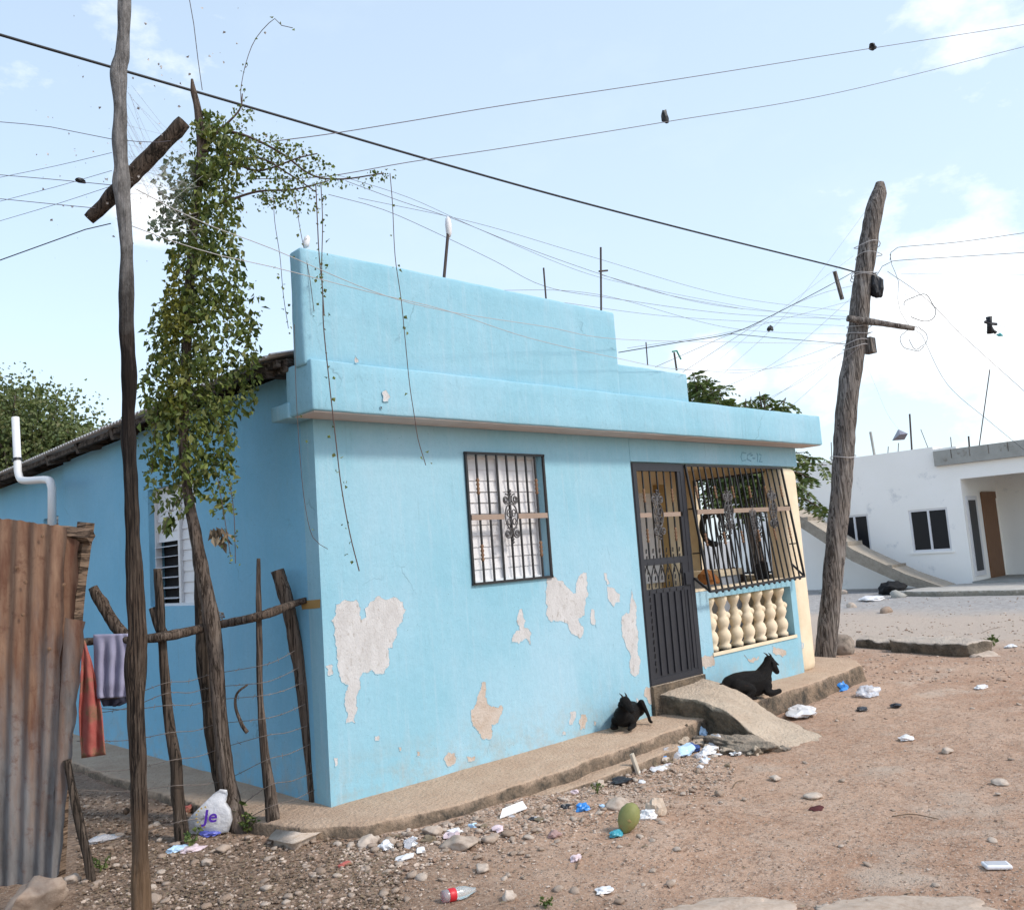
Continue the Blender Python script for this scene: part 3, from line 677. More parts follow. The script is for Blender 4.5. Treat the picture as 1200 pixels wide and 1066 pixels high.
# roof: corrugated sheets, rafters, fascia
def corr(y0, y1, xz, pitch=.076, amp=.011, th=.003):
    n = int((y1-y0)/pitch*8); v = []; f = []; cols = len(xz)
    for s in (0, 1):
        for i in range(n+1):
            y_ = y0+(y1-y0)*i/n; w = amp*math.sin(2*math.pi*(y_-y0)/pitch)
            for (x, z) in xz: v.append((x, y_, z+w-s*th))
    N = (n+1)*cols
    for s in (0, 1):
        for i in range(n):
            for c_ in range(cols-1):
                q = (s*N+i*cols+c_, s*N+(i+1)*cols+c_, s*N+(i+1)*cols+c_+1, s*N+i*cols+c_+1); f.append(q if s == 0 else q[::-1])
    for i in range(n):
        for c_ in (0, cols-1): f.append((i*cols+c_, N+i*cols+c_, N+(i+1)*cols+c_, (i+1)*cols+c_))
    return v, f
v, f = corr(.02, 8.3, [(-.27, 3.00), (.9, 3.28), (2.05, 3.55), (3.2, 3.26), (4.15, 3.0)]); mesh('corrugated_roof', v, f, M['tin_roof'], H, True)
MB().box((4.1, .06, 2.6), (6.15, 8.2, 2.72)).build('flat_roof', M['block'], H)
for k in range(9):
    yy = .22+k*.92; b = MB(); b.bar((-.22, yy, 2.935), (2.0, yy, 3.46), .07, .10); b.build('rafter', M['rafter'], H)
b = MB()
for (a, q, zz) in ((.05, 3.1, 2.955), (3.1, 8.2, 2.95)): b.bar((-.20, a, zz), (-.20, q, zz), .03, .045)
b.build('eaves_batten', M['rafter'], H)
v, f = rbox((-.16, .02, 2.90), (.02, .26, 2.985), .04, .012, .01, 8, 2); mesh('broken_rafter_end', v, f, M['rafter'], H)
# vent pipe
pp = [on(0, -.345, *q) for q in ((18, 489), (21, 552), (24, 561), (32, 563), (52, 562), (59, 564), (61, 572), (61, 640))]
b = MB().tube(dens([pp[0], pp[1]], .3)[:-1]+dens(pp[1:7], .05)+[pp[7]], .038, 14); b.build('vent_pipe', M['pvc'], H, True)
MB().tube([on(0, -.345, 20, 537.5), on(0, -.345, 20.3, 540.5)], .049, 12).build('pipe_tie', M['wire'], H)
# rebar stubs on the roof
def rebar(pts, r=.008, y_=-.14, mat='rebar'):
    P = [on(1, y_, *q) for q in pts]; return MB().tube(P, r, 6)
o = rebar([(520, 330), (524, 285), (526, 262)], .012); o.build('starter_bar', M['rebar'], H)
b = MB().lathe([(.01, -.08), (.022, -.05), (.026, .02), (.020, .06), (.006, .08)], on(1, -.14, 525.5, 266), 9, (0, 0, 1)); b.build('plastic_bottle_cap_cover', M['bagw'], H, True)
rebar([(640, 352), (637, 314)]).build('starter_bar', M['rebar'], H); rebar([(704.5, 364), (704, 290)], .010).build('starter_bar', M['rebar'], H)
rebar([(702, 318), (712, 317)], .008).build('starter_bar_tie', M['rebar'], H)
rebar([(759, 428), (757, 401)], .006).build('starter_bar', M['rebar'], H); rebar([(793, 434), (790, 413)], .010, -.14).build('starter_bar', M['rebar'], H)
rebar([(788, 412), (793, 411), (798, 421)], .008).build('green_tie', plain('green_plastic', (.02, .22, .16), .4, .4), H)
b = MB().lathe([(.008, -.04), (.024, -.02), (.02, .03), (.006, .05)], on(1, -.14, 359, 284), 8, (.3, 0, 1)); b.build('plastic_wad', M['bagw'], H, True)

# ------------------------------------------------------------------ things on the porch
def tubething(name, label, cat, pts, r, mat, n=8, group=None):
    o = MB().tube(pts, r, n).build(name, mat, None, True); return tag(o, label, cat, group)
tubething('black_hose', 'thick black hose curled behind the porch bars', 'hose', dens([on(0, 5.9, *q) for q in ((842,599),(832,601),(824,609),(823,620),(827,631),(834,637),(840,637))], .03), .035, plain('black_rubber', (.012, .012, .012), .5, .4), 10)
o = tag(MB().box((5.35, .62, .30), (5.75, 1.02, 1.24)).build('grey_cabinet', plain('grey_cabinet', (.34, .36, .40), .6, .3), None), 'pale grey cabinet with a cream top inside the porch', 'cabinet')
c_ = MB().box((5.33, .60, 1.243), (5.77, 1.04, 1.31)).build('cabinet_top', M['cream'], o)
def crumple(name, c, size, mat, label=None, cat=None, seed=0, flat=.5, amp=.5, sub=3, parent=None, group=None, rot=0):
    bm = bmesh.new(); bmesh.ops.create_icosphere(bm, subdivisions=sub, radius=1); sx, sy, sz = size; cr, sr = math.cos(rot), math.sin(rot)
    for v in bm.verts:
        p = v.co.copy(); n = mnoise.noise(p*1.3+Vector((seed*7.1, 0, 0)))+.7*abs(mnoise.noise(p*3.1+Vector((0, seed*3.3, 0))))+.35*mnoise.noise(p*7+Vector((0, 0, seed)))
        p *= 1+amp*n; x, y_ = p.x*sx, p.y*sy
        v.co = (x*cr-y_*sr, x*sr+y_*cr, max(p.z, -flat)*sz+flat*sz)
    v = [x.co.copy() for x in bm.verts]; bm.verts.index_update(); f = [[w.index for w in q.verts] for q in bm.faces]; bm.free()
    o = mesh(name, v, f, mat, parent, False, Vector(c))
    if label: tag(o, label, cat, group)
    return o
crumple('cloth_bundle', on(1, .10, 831, 682)+Vector((0, 0, -.02)), (.10, .06, .09), plain('orange_brown_cloth', (.22, .09, .03), .9, .1), 'orange brown bundle on the porch sill behind the slanted grille', 'bundle', 3)
crumple('dark_sack', on(0, 5.95, 862, 676)-Vector((0, 0, .09)), (.09, .12, .12), plain('dark_brown_cloth', (.07, .05, .04), .9, .1), 'dark brown sack beyond the middle of the porch grille', 'sack', 9)
crumple('black_bundle', on(0, 5.95, 893, 672)-Vector((0, 0, .10)), (.07, .08, .15), plain('black_cloth', (.035, .033, .033), .9, .1), 'black bundle at the column end of the porch', 'bundle', 12)

# ------------------------------------------------------------------ ramp
bm_pts = []
L_ = [(3.285, 0.0, .335), (3.28, -.25, .335), (3.24, -.50, .325), (3.22, -.72, .27), (3.22, -.88, .17), (3.25, -1.02, .06), (3.32, -1.16, -.03)]
R_ = [(3.93, 0.0, .385), (3.93, -.22, .36), (3.95, -.45, .255), (3.98, -.66, .13), (3.95, -.9, .06), (3.86, -1.18, .01), (3.76, -1.38, -.03)]
L_ = dens(L_, .03); n = len(L_); R_ = dens(R_, .01); R_ = [R_[int(i*(len(R_)-1)/(n-1))] for i in range(n)]
nc = 30; v = []
for i in range(n):
    for c_ in range(nc+1):
        p = L_[i].lerp(R_[i], c_/nc); p += mnoise.noise_vector(p*5)*.020+mnoise.noise_vector(p*16)*.010+mnoise.noise_vector(p*40)*.004; v.append(p)
f = [(i*(nc+1)+c_, (i+1)*(nc+1)+c_, (i+1)*(nc+1)+c_+1, i*(nc+1)+c_+1) for i in range(n-1) for c_ in range(nc)]
base = len(v)
for e in (0, nc):
    s0 = len(v)
    for i in range(n):
        p = Vector(v[i*(nc+1)+e])
        for k in range(1, 5):
            zz = p.z+( -.06-p.z)*k/4; q = Vector((p.x+(.05*mnoise.noise((p.y*9, k*2.2, e))+(.015 if e == 0 else -.01)*k), p.y, zz)); v.append(q)
    for i in range(n-1):
        for k in range(4):
            a0 = i*(nc+1)+e if k == 0 else s0+i*4+k-1; a1 = (i+1)*(nc+1)+e if k == 0 else s0+(i+1)*4+k-1
            q = (a0, s0+i*4+k, s0+(i+1)*4+k, a1); f.append(q if e == 0 else q[::-1])
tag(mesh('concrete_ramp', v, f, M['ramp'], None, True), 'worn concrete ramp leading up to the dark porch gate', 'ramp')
# rubble under its left flank
def rock(name, c, size, mat, label=None, cat=None, seed=0, amp=.32, sub=3, rot=0, group=None, parent=None, sink=.3, sharp=1.0):
    bm = bmesh.new(); bmesh.ops.create_icosphere(bm, subdivisions=sub, radius=1); sx, sy, sz = size; cr, sr = math.cos(rot), math.sin(rot)
    cuts = [(Vector((random.gauss(0, 1), random.gauss(0, 1), random.gauss(0, 1))).normalized(), random.uniform(.55, .85)) for _ in range(7)]
    for v in bm.verts:
        p = v.co.copy()
        for nrm, d in cuts:
            e = p.dot(nrm)-d
            if e > 0: p -= nrm*e*sharp
        p *= 1+amp*mnoise.noise(p*1.6+Vector((seed*5.7, 0, 0)))+amp*.35*mnoise.noise(p*5+Vector((0, seed*3.1, 0)))
        x, y_ = p.x*sx, p.y*sy; v.co = (x*cr-y_*sr, x*sr+y_*cr, p.z*sz+sz*(1-2*sink)*.8)
    bm.verts.index_update(); v = [x.co.copy() for x in bm.verts]; f = [[w.index for w in q.verts] for q in bm.faces]; bm.free()
    o = mesh(name, v, f, mat, parent, True, Vector(c)); o.data.shade_smooth()
    if label: tag(o, label, cat, group)
    return o
rock('rubble_mound', (3.13, -.84, gz(3.1, -.86)-.03), (.15, .33, .105), M['mound'], 'lumpy broken concrete mound filling the left flank of the ramp', 'rubble', 9, .55, 5, .10, None, None, .35, .4)
for k in range(20):
    t_ = random.random(); x = 3.16-.30*random.random()**1.6+.10*t_; y_ = -.50-.72*t_; s = random.uniform(.035, .085)*(1.1-.4*t_)
    rock('rubble_lump', (x, y_, gz(x, y_)-.01), (s*1.2, s*1.1, s*.8), M['rubble' if k % 3 else 'ramp'], 'rough concrete lump at the left flank of the ramp', 'rubble', k+3, .75, 3, k, 'rubble under the concrete ramp')

# ------------------------------------------------------------------ goats
def goat(loc, rz, s, label, pose):
    root = empty('goat', label, 'goat', loc); root.rotation_euler = (0, 0, rz); root.scale = (s, s, s*(.84 if pose == 'front' else 1))
    b = MB()
    def chain(pts):
        P = dens([p[:3] for p in pts], .02); cum = [0]
        for a, q in zip(pts, pts[1:]): cum.append(cum[-1]+(Vector(q[:3])-Vector(a[:3])).length)
        cq = [0]
        for a, q in zip(P, P[1:]): cq.append(cq[-1]+(q-a).length)
        rr = np.interp(np.array(cq)/cq[-1], np.array(cum)/cum[-1], [p[3] for p in pts]); b.tube(P, rr, 14)
        for p, r in ((P[0], rr[0]), (P[-1], rr[-1])):
            b.lathe([(r*math.cos(a), r*math.sin(a)) for a in np.linspace(-1.5, 1.5, 9)], p, 14)
    chain([(-.44, 0, .18, .06), (-.37, 0, .20, .11), (-.24, 0, .205, .138), (-.08, 0, .20, .15), (.08, 0, .20, .14), (.19, 0, .21, .115)])
    chain([(-.34, 0, .14, .12), (-.1, 0, .14, .145), (.08, 0, .14, .13), (.17, 0, .145, .11)])
    if pose == 'side':
        neck = [(.15, 0, .22, .125), (.22, 0, .295, .10), (.275, 0, .365, .08), (.305, 0, .42, .066)]; pol = Vector((.315, 0, .435)); hd = Vector((.62, .10, -.78)).normalized(); fwd = Vector((1, .12, 0)).normalized()
    else:
        neck = [(.15, .0, .22, .11), (.20, .03, .31, .082), (.23, .05, .39, .064), (.24, .06, .43, .056)]; pol = Vector((.245, .065, .445)); hd = Vector((.50, .52, -.62)).normalized(); fwd = Vector((.62, .72, 0)).normalized()
    lat = Vector((-fwd.y, fwd.x, 0)); nrm = lat.cross(hd)*-1
    chain(neck)
    chain([(*(pol), .070), (*(pol+hd*.06), .068), (*(pol+hd*.12), .054), (*(pol+hd*.18), .042), (*(pol+hd*.205), .037)])
    def legs(*L):
        for l in L: chain(l)
    legs([(.17, .09, .14, .07), (.13, .125, .07, .045), (.24, .125, .045, .033), (.31, .11, .04, .030)], [(.31, .11, .04, .030), (.22, .09, .025, .022), (.16, .08, .02, .024)])
    if pose == 'side':
        legs([(.17, -.09, .14, .07), (.12, -.13, .07, .046), (.24, -.135, .05, .034), (.33, -.13, .055, .034)], [(.33, -.13, .055, .032), (.25, -.13, .026, .022), (.17, -.13, .02, .024)],
             [(-.31, -.09, .18, .10), (-.20, -.14, .16, .075), (-.12, -.16, .12, .055), (-.22, -.175, .06, .036), (-.30, -.17, .03, .027)], [(-.30, -.17, .03, .027), (-.17, -.175, .022, .02), (-.08, -.17, .02, .022)],
             [(-.31, .09, .16, .10), (-.14, .15, .10, .055), (-.28, .15, .03, .03), (-.12, .15, .022, .02)])
    else:
        legs([(.17, -.09, .13, .07), (.13, -.13, .06, .045), (.26, -.12, .04, .032), (.20, -.08, .025, .024)],
             [(-.31, -.09, .16, .10), (-.14, -.14, .10, .055), (-.28, -.15, .03, .03), (-.12, -.15, .022, .02)],
             [(-.31, .08, .18, .10), (-.25, .14, .27, .058), (-.21, .165, .33, .042)], [(-.21, .165, .33, .042), (-.225, .20, .23, .032), (-.24, .235, .12, .025), (-.25, .25, .03, .023), (-.22, .275, .02, .025)])
    o = b.build('body', M['goat'], None)
    m = o.modifiers.new('r', 'REMESH'); m.mode = 'VOXEL'; m.voxel_size = .0085
    m = o.modifiers.new('s', 'SMOOTH'); m.iterations = 14; m.factor = .5
    dg = bpy.context.evaluated_depsgraph_get(); dg.update(); m2 = D.meshes.new_from_object(o.evaluated_get(dg)); D.objects.remove(o)
    m2.materials.clear(); m2.materials.append(M['goat']); m2.shade_smooth(); q = D.objects.new('body', m2); link(q, root)
    def flat(pts, w, th, mat, nm):
        P = [Vector(p) for p in pts]; n_ = len(P); v = []
        for i, p in enumerate(P):
            tn = (P[min(i+1, n_-1)]-P[max(i-1, 0)]).normalized(); sd = tn.cross(fwd).normalized(); nr = tn.cross(sd)
            for j in range(8):
                an = j*math.pi/4; v.append(p+sd*math.cos(an)*th+nr*math.sin(an)*w[i] if nm == 'ear' else p)
        f = [(i*8+j, i*8+(j+1) % 8, (i+1)*8+(j+1) % 8, (i+1)*8+j) for i in range(n_-1) for j in range(8)]+[tuple(range(7, -1, -1)), tuple((n_-1)*8+j for j in range(8))]
        o = MB().add(v, f).build(nm, mat, root, True); o.matrix_parent_inverse = Matrix()
    for sg in (-1, 1):
        e0 = pol+lat*sg*.046+Vector((0, 0, .012))
        if pose == 'side' and sg > 0: ear = [e0, e0+fwd*.075+Vector((0, 0, -.02)), e0+fwd*.15+Vector((0, 0, -.055)), e0+fwd*.215+Vector((0, 0, -.095))]
        else: ear = [e0, e0+lat*sg*.035+Vector((0, 0, -.03)), e0+lat*sg*.045-fwd*.01+Vector((0, 0, -.075)), e0+lat*sg*.035+Vector((0, 0, -.12))]
        flat(ear, [.014, .027, .026, .008], .007, M['goat'], 'ear')
        top = pol-hd*.02+nrm*.045; hp = [top+lat*sg*.024, top+lat*sg*.034-fwd*.022+Vector((0, 0, .035)), top+lat*sg*.042-fwd*.065+Vector((0, 0, .065))]
        P = dens(hp, .015); o = MB().tube(P, lerp_list([.015, .010, .003], len(P)), 8).build('horn', M['horn'], root, True); o.matrix_parent_inverse = Matrix()
        if 'goat_eye' not in D.materials: plain('goat_eye', (.10, .06, .02), .15, .5)
        o = MB().lathe([(.001, -.008), (.008, -.004), (.009, 0), (.006, .006), (.001, .009)], pol+hd*.065+lat*sg*.047+nrm*.018, 8, tuple(lat*sg)).build('eye', D.materials['goat_eye'], root, True); o.matrix_parent_inverse = Matrix()
    o = MB().tube([(-.45, 0, .22), (-.50, 0, .22), (-.52, 0, .17)], [.028, .018, .006], 8).build('tail', M['goat'], root, True); o.matrix_parent_inverse = Matrix()
    return root
p = on(2, .182, 748, 853); goat((p.x-.02, p.y+.10, .19), R(-155), .62, 'small black goat lying against the blue wall left of the ramp', 'front')
p = on(2, .182, 893, 816); goat((p.x-.10, p.y+.03, .19), R(-20), .70, 'black horned goat resting on the walk under the balusters', 'side')

# ------------------------------------------------------------------ poles
def px_tube(base, pts, widths, step=.06, n=14, rough=.10, seed=0, freq=6):
    P = [upr(base, *q) for q in pts]; rad = [w/2/pxm(p)/(1+1.25*rough) for w, p in zip(widths, P)]
    Q = dens(P, step); cum = [0]
    for a, b in zip(P, P[1:]): cum.append(cum[-1]+(b-a).length)
    cq = [0]
    for a, b in zip(Q, Q[1:]): cq.append(cq[-1]+(b-a).length)
    rr = list(np.interp(np.array(cq)/cq[-1], np.array(cum)/cum[-1], rad))
    return MB().tube(Q, rr, n, True, rough, seed, freq)
gL = gnd(166, 1092)
PLo = empty('leaning_pole', 'tall crooked dark wooden pole with a slanted crossarm near the fence', 'pole', gL)
px_tube(gL, [(147,-60),(146,0),(144,60),(140,85),(141,130),(140,165),(142,200),(142,215),(146,255),(149,300),(148,345),(149,400),(152,440),(150,500),(153,560),(155,620),(158,680),(161,740),(160,770),(160,830),(162,900),(164,960),(165,1020),(167,1100)],
        [18,18,19,22,18,21,19,23,18,19,22,19,22,20,21,21,23,25,28,24,25,24,25,27], .016, 36, .20, 1, 10).build('shaft', M['post'], PLo, True)
for k, (x, y_, s) in enumerate(((136, 25, .012), (155, 285, .022), (160, 440, .018), (150, 850, .02), (165, 795, .02), (152, 950, .016))):
    b = MB().lathe([(.001, -s), (s*.8, -s*.5), (s, 0), (s*.7, s*.6), (.001, s)], upr(gL, x+(5 if x < 152 else -4), y_), 8, tuple(rt)); b.build('knot', M['post'], PLo, True)
off = .07; A = [upr(gL, x, y_, off) for x, y_ in ((104, 257), (122, 240), (160, 200), (190, 170), (216, 143))]
b = MB().tube(dens(A, .03), lerp_list([.028, .038, .038, .037, .034], len(dens(A, .03))), 14, True, .16, 4, 9); b.build('crossarm', M['fence_dark'], PLo, True)

gR = gnd(966, 781)
PRo = empty('utility_pole', 'thick grey timber utility pole leaning right beyond the porch', 'pole', gR)
px_tube(gR, [(965,800),(966,781),(970,740),(975,690),(979,640),(984,590),(988,540),(991,490),(997,440),(1005,390),(1010,340),(1017,290),(1024,250),(1030,226),(1031,214)],
        [27,27,26,25,25,26,26,26,26,25,24,23,22,18,10], .03, 48, .075, 11, 3.2).build('shaft', M['pole_grey'], PRo, True)
for (x, y_) in ((1005, 300), (1003, 288), (1000, 322), (999, 325), (995, 383), (994, 392), (991, 402), (990, 408), (975, 536)):
    c0 = upr(gR, x-13, y_+1); c1 = upr(gR, x+22, y_)
    cc = upr(gR, x+13, y_); b = MB(); rr = 14/pxm(cc)+.006
    b.tube([cc+rh*math.cos(a)*rr+fh*math.sin(a)*rr+Vector((0, 0, .02*math.sin(a*2+x))) for a in np.linspace(0, 2*math.pi, 17)], .005, 5, False); b.build('wire_band', M['wirepale'], PRo)
A = [upr(gR, x, y_, -.18) for x, y_ in ((993, 373), (1020, 377), (1046, 381), (1071, 385))]
MB().tube(dens(A, .05), lerp_list([.04, .045, .035, .03], len(dens(A, .05))), 10, True, .1, 8).build('crosspiece', M['pole_grey'], PRo, True)
a = upr(gR, 1027, 334, -.08); b = MB()
k_ = crumple('cable_bundle', a-Vector((0, 0, .17)), (.075, .07, .17), M['wire'], None, None, 5, .95, .45, 3, PRo)
k_.parent = None; k_.parent = PRo; k_.matrix_parent_inverse = Matrix.Translation(-Vector(PRo.location))
a = upr(gR, 1019, 405, -.06); v, f = rbox(a+Vector((-.07, -.06, -.10)), a+Vector((.07, .06, .10)), .05, .008, .01); mesh('meter_box', v, f, M['pole_grey'], PRo)

# ------------------------------------------------------------------ wires
WN = [0]
def wire(pts, d0, d1, r, mat, label, name='overhead_wire', clump=None, twist=None, cat='wire', sides=5):
    n = len(pts); P = []; xs = [p[0] for p in pts]; x0, x1 = pts[0][0], pts[-1][0]; ln = [0]
    for a, b in zip(pts, pts[1:]): ln.append(ln[-1]+math.hypot(b[0]-a[0], b[1]-a[1]))
    for p, l in zip(pts, ln):
        s = l/ln[-1]; d = 1/((1-s)/d0+s/d1)      # straight in space
        P.append(at(p[0], p[1], d))
    Q = dens(P, .12); o = MB().tube(Q, r*(.85 if r > .01 else .58), sides, False).build(name, mat, None, True); tag(o, label, cat)
    for c_ in clump or []:
        s = (c_[0]-x0)/(x1-x0) if x1 != x0 else .5; d = 1/((1-s)/d0+s/d1)
        q = at(c_[0], c_[1], d); k = crumple('snagged_scrap', q, (c_[2], c_[2]*.6, c_[3]), M['wire'], None, None, c_[0], .9, .8, 2)
        tag(k, c_[4], 'scrap'); 
    return o
dL = (gL-CAM).dot(fw); dR = (gR-CAM).dot(fw)
def dat(base, x, y_): return (upr(base, x, y_)-CAM).dot(fw)
dRt = dat(gR, 1010, 320); dLt = dat(gL, 145, 170)
W, WT, WP = M['wire'], M['wirethin'], M['wirepale']
wire([(-60, 22), (0, 41), (131, 79), (300, 128), (600, 215), (800, 268), (985, 314), (1004, 320)], 5.6, dRt, .012, W, 'thick black cable sloping from upper left to the leaning utility pole', 'overhead_cable')
wire([(1260, 18), (1200, 29), (1020, 57), (800, 92), (600, 122), (480, 142), (380, 158), (300, 168)], 12, 6.2, .006, WT, 'uppermost thin wire with a dark clump near the top right corner', clump=[(1023, 58, .05, .035, 'dark clump snagged on the uppermost wire')])
wire([(1260, 42), (1200, 55), (985, 108), (780, 143), (600, 172), (480, 190), (380, 207), (290, 210)], 12, 6.0, .0055, WT, 'second thin wire from the top, scrap dangling at its middle', clump=[(780, 144, .035, .06, 'black scrap dangling from the second wire above the parapet')])
wire([(-40, 140), (0, 143), (60, 149), (130, 163), (185, 167), (200, 165)], 4.4, dLt, .003, WT, 'thin wire crossing the tall dark pole above its crossarm')
wire([(-40, 201), (0, 205), (70, 211), (131, 217)], 4.4, dLt, .003, WT, 'thin wire with a snagged leaf meeting the pole at the crossarm', clump=[(95, 214, .02, .01, 'dead leaf caught on the wire left of the pole')])
wire([(-40, 229), (0, 233), (60, 239), (112, 244)], 4.4, dLt, .003, WT, 'thin wire running to the low end of the crossarm')
wire([(-40, 321), (0, 305), (50, 287), (100, 269), (130, 262)], 4.0, dLt, .0045, W, 'black wire rising to the underside of the low crossarm end')
for k, (a, b, l) in enumerate((((0, 208), (131, 179), 'faint wire highest of three rising left of the pole'), ((0, 236), (131, 200), 'faint wire middle of three rising left of the pole'), ((0, 259), (131, 218), 'faint wire lowest of three rising left of the pole'))):
    wire([(-30, a[1]+(a[1]-b[1])*.23), a, ((a[0]+b[0])/2, (a[1]+b[1])/2+1), b], 4.8, dLt+.1, .0022, WT, l)
wire([(160, 222), (200, 243), (250, 266), (320, 292), (436, 341), (520, 364), (640, 383), (720, 397), (860, 401), (990, 403)], dLt, dRt, .0042, WP, 'pale wire draped across the tall parapet to the utility pole')
wire([(155, 265), (200, 282), (260, 300), (320, 313), (436, 343), (520, 363), (620, 396), (720, 419), (800, 433), (900, 432), (960, 424), (993, 412)], dLt, dRt, .0042, WP, 'pale sagging wire, lower of the pair across the parapet')
wire([(221, -40), (222, 0), (227, 28), (232, 70), (237, 106)], 5.4, 5.7, .0045, WT, 'twisted wire hanging down to the top of the vine tree')
wire([(405, 212), (470, 236), (530, 256), (610, 288), (700, 320), (780, 345), (870, 362)], 6.0, 9.6, .0035, WT, 'thin barbed looking wire above the parapet ending in mid air')
wire([(385, 228), (450, 246), (520, 277), (580, 306), (640, 336), (720, 350), (860, 368), (993, 374)], 6.0, dRt, .0035, WT, 'thin wire looping over the rebar to the crosspiece')
wire([(395, 205), (480, 232), (560, 268), (680, 318), (760, 338), (830, 352), (900, 364), (985, 375)], 6.2, dRt, .0028, WT, 'faint wire just above the rebar tips')
wire([(725, 413), (790, 402), (855, 391), (900, 372), (980, 330), (1020, 307)], 7.8, dRt, .0075, W, 'black service cable bent upward from the roof to the utility pole')
wire([(855, 391), (920, 397), (992, 403)], 8.6, dRt, .006, W, 'short black cable level from the bend to the utility pole')
wire([(768, 430), (850, 394), (860, 391)], 7.9, 8.6, .004, WT, 'short thin wire from the low parapet to the cable bend')
wire([(800, 436), (900, 372), (960, 345), (1003, 334)], 8.2, dRt, .004, WT, 'thin wire with dark knot below the black service cable', clump=[(903, 388, .04, .03, 'dark knot hanging below the black service cable')])
wire([(815, 445), (900, 375), (1000, 300)], 8.4, dRt, .0022, WT, 'hair thin wire fanning up to the middle of the utility pole')
wire([(840, 445), (930, 358), (1020, 240)], 8.6, dRt, .0022, WT, 'hair thin wire fanning up to the tip of the utility pole')
wire([(900, 470), (960, 430), (1002, 404)], 9.6, dRt, .003, WT, 'thin wire rising to the utility pole below its crosspiece')
wire([(925, 478), (985, 425), (1022, 395)], 9.6, dRt, .003, WT, 'thin guy wire rising across the face of the utility pole')
wire([(1260, 264), (1200, 273), (1120, 284), (1052, 290), (1044, 296), (1043, 305)], 12, dRt-.1, .007, W, 'upper black cable running right from the utility pole')
wire([(1260, 292), (1200, 296), (1120, 301), (1046, 306), (1034, 312), (1028, 322)], 12, dRt-.1, .007, W, 'lower black cable running right from the utility pole')
wire([(1043, 298), (1045, 310), (1053, 330), (1052, 350), (1055, 365), (1064, 380), (1071, 386), (1080, 392), (1110, 450), (1160, 494), (1210, 535)], dRt-.1, 12.5, .005, W, 'drooping black cable down from the pole toward the white house')
wire([(1040, 318), (1085, 350), (1130, 395), (1200, 458), (1230, 485)], dRt-.1, 12, .006, WT, 'grey drop cable falling steeply right of the utility pole')
wire([(1060, 345), (1110, 365), (1158, 378), (1200, 388), (1260, 398)], dRt, 12, .0035, WT, 'faint wire that carries the dark kite figure')
kd = 12.2; b = MB()
for pts, r_ in (([(1159, 371), (1160, 380), (1160, 391)], .035), ([(1154, 377), (1160, 379), (1168, 380)], .02), ([(1161, 383), (1164, 388), (1167, 390)], .022), ([(1157, 375), (1159, 378)], .02)): b.tube([at(x, y_, kd) for x, y_ in pts], r_, 6, True, .3, 3)
ko = tag(b.build('hanging_rag', W, None, True), 'dark rag shaped like a little figure caught on a wire at far right', 'rag')
crumple('teal_tail', at(1172, 394, kd), (.05, .03, .02), plain('teal_scrap', (.10, .45, .50), .5, .3), None, None, 3, .8, .6, 2, ko)
wire([(1045, 385), (1110, 387), (1200, 391), (1260, 394)], dRt, 13, .0028, WT, 'faint level wire right of the crosspiece')
wire([(1056, 321), (1120, 321), (1200, 322), (1260, 323)], dRt, 13, .003, WT, 'faint level wire under the two black cables')
def loop(cx, cy, rx, ry, a0, a1, d, r, lab):
    P = [at(cx+math.cos(R(a))*rx*(1+.18*math.sin(R(a)*2+cx)), cy-math.sin(R(a))*ry*(1+.15*math.cos(R(a)*3+cy)), d+.25*math.sin(R(a))) for a in np.linspace(a0, a1, 24)]
    tag(MB().tube(P, r, 5, False).build('cable_loop', W, None, True), lab, 'cable')
loop(1078, 361, 19, 15, 170, -130, dRt-.3, .005, 'large open loop of slack cable right of the crosspiece')
loop(1070, 398, 13, 14, 60, 330, dRt-.3, .004, 'small loop of slack cable hanging below the crosspiece')
loop(1076, 396, 9, 13, 90, -170, dRt-.3, .004, 'narrow loop of slack cable beside the small one')
for pts, d0_, l_ in (([(560, 340), (700, 345), (860, 385), (996, 392)], 7.0, 'faint wire skimming the tall parapet toward the utility pole'), ([(640, 352), (800, 372), (990, 382)], 7.4, 'faint wire from the middle rebar to the crosspiece'),
        ([(704, 322), (840, 358), (1000, 372)], 7.7, 'faint wire leaving the tie on the crossed rebar'), ([(790, 432), (880, 436), (940, 418), (1000, 396)], 8.2, 'faint sagging wire behind the low parapet'), ([(830, 462), (915, 420), (1008, 340)], 9.0, 'hair thin wire rising from the leafy branches to the pole'),
        ([(890, 472), (950, 440), (1004, 398)], 9.6, 'hair thin wire just under the rising one near the pole foot'), ([(420, 232), (560, 262), (690, 300), (860, 348), (1004, 366)], 6.2, 'long hair thin wire over the tall parapet'), ([(735, 408), (860, 388), (1000, 352)], 7.8, 'thin wire twinned with the black service cable')):
    wire(pts, d0_, dRt, .0030, WT, l_)
q = at(982, 333, dRt-.5); tag(MB().bar(at(978, 318, dRt-.5), at(987, 351, dRt-.5), .035).build('hanging_stick', M['pole_grey'], None), 'thin stick tied upright to the black service cable', 'stick')
q = at(1055, 511, 14); bm_ = [at(x, y_, 14+dd_) for x, y_, dd_ in ((1046, 516, 0), (1053, 503, .2), (1064, 508, -.1), (1060, 515, .1), (1055, 509, -.25))]
tag(mesh('torn_kite', bm_+[p_+fh*.02 for p_ in bm_], [(0,1,4),(1,2,4),(2,3,4),(3,0,4),(6,5,9),(7,6,9),(8,7,9),(5,8,9)], plain('grey_film', (.16, .15, .19), .4, .4, .6, 30)), 'small torn grey kite floating above the white roof', 'kite')
wire([(1010, 415), (1025, 450), (1040, 485), (1053, 503)], dRt, 14, .0016, WT, 'kite string from the pole to the torn grey kite', 'kite_string', cat='string')

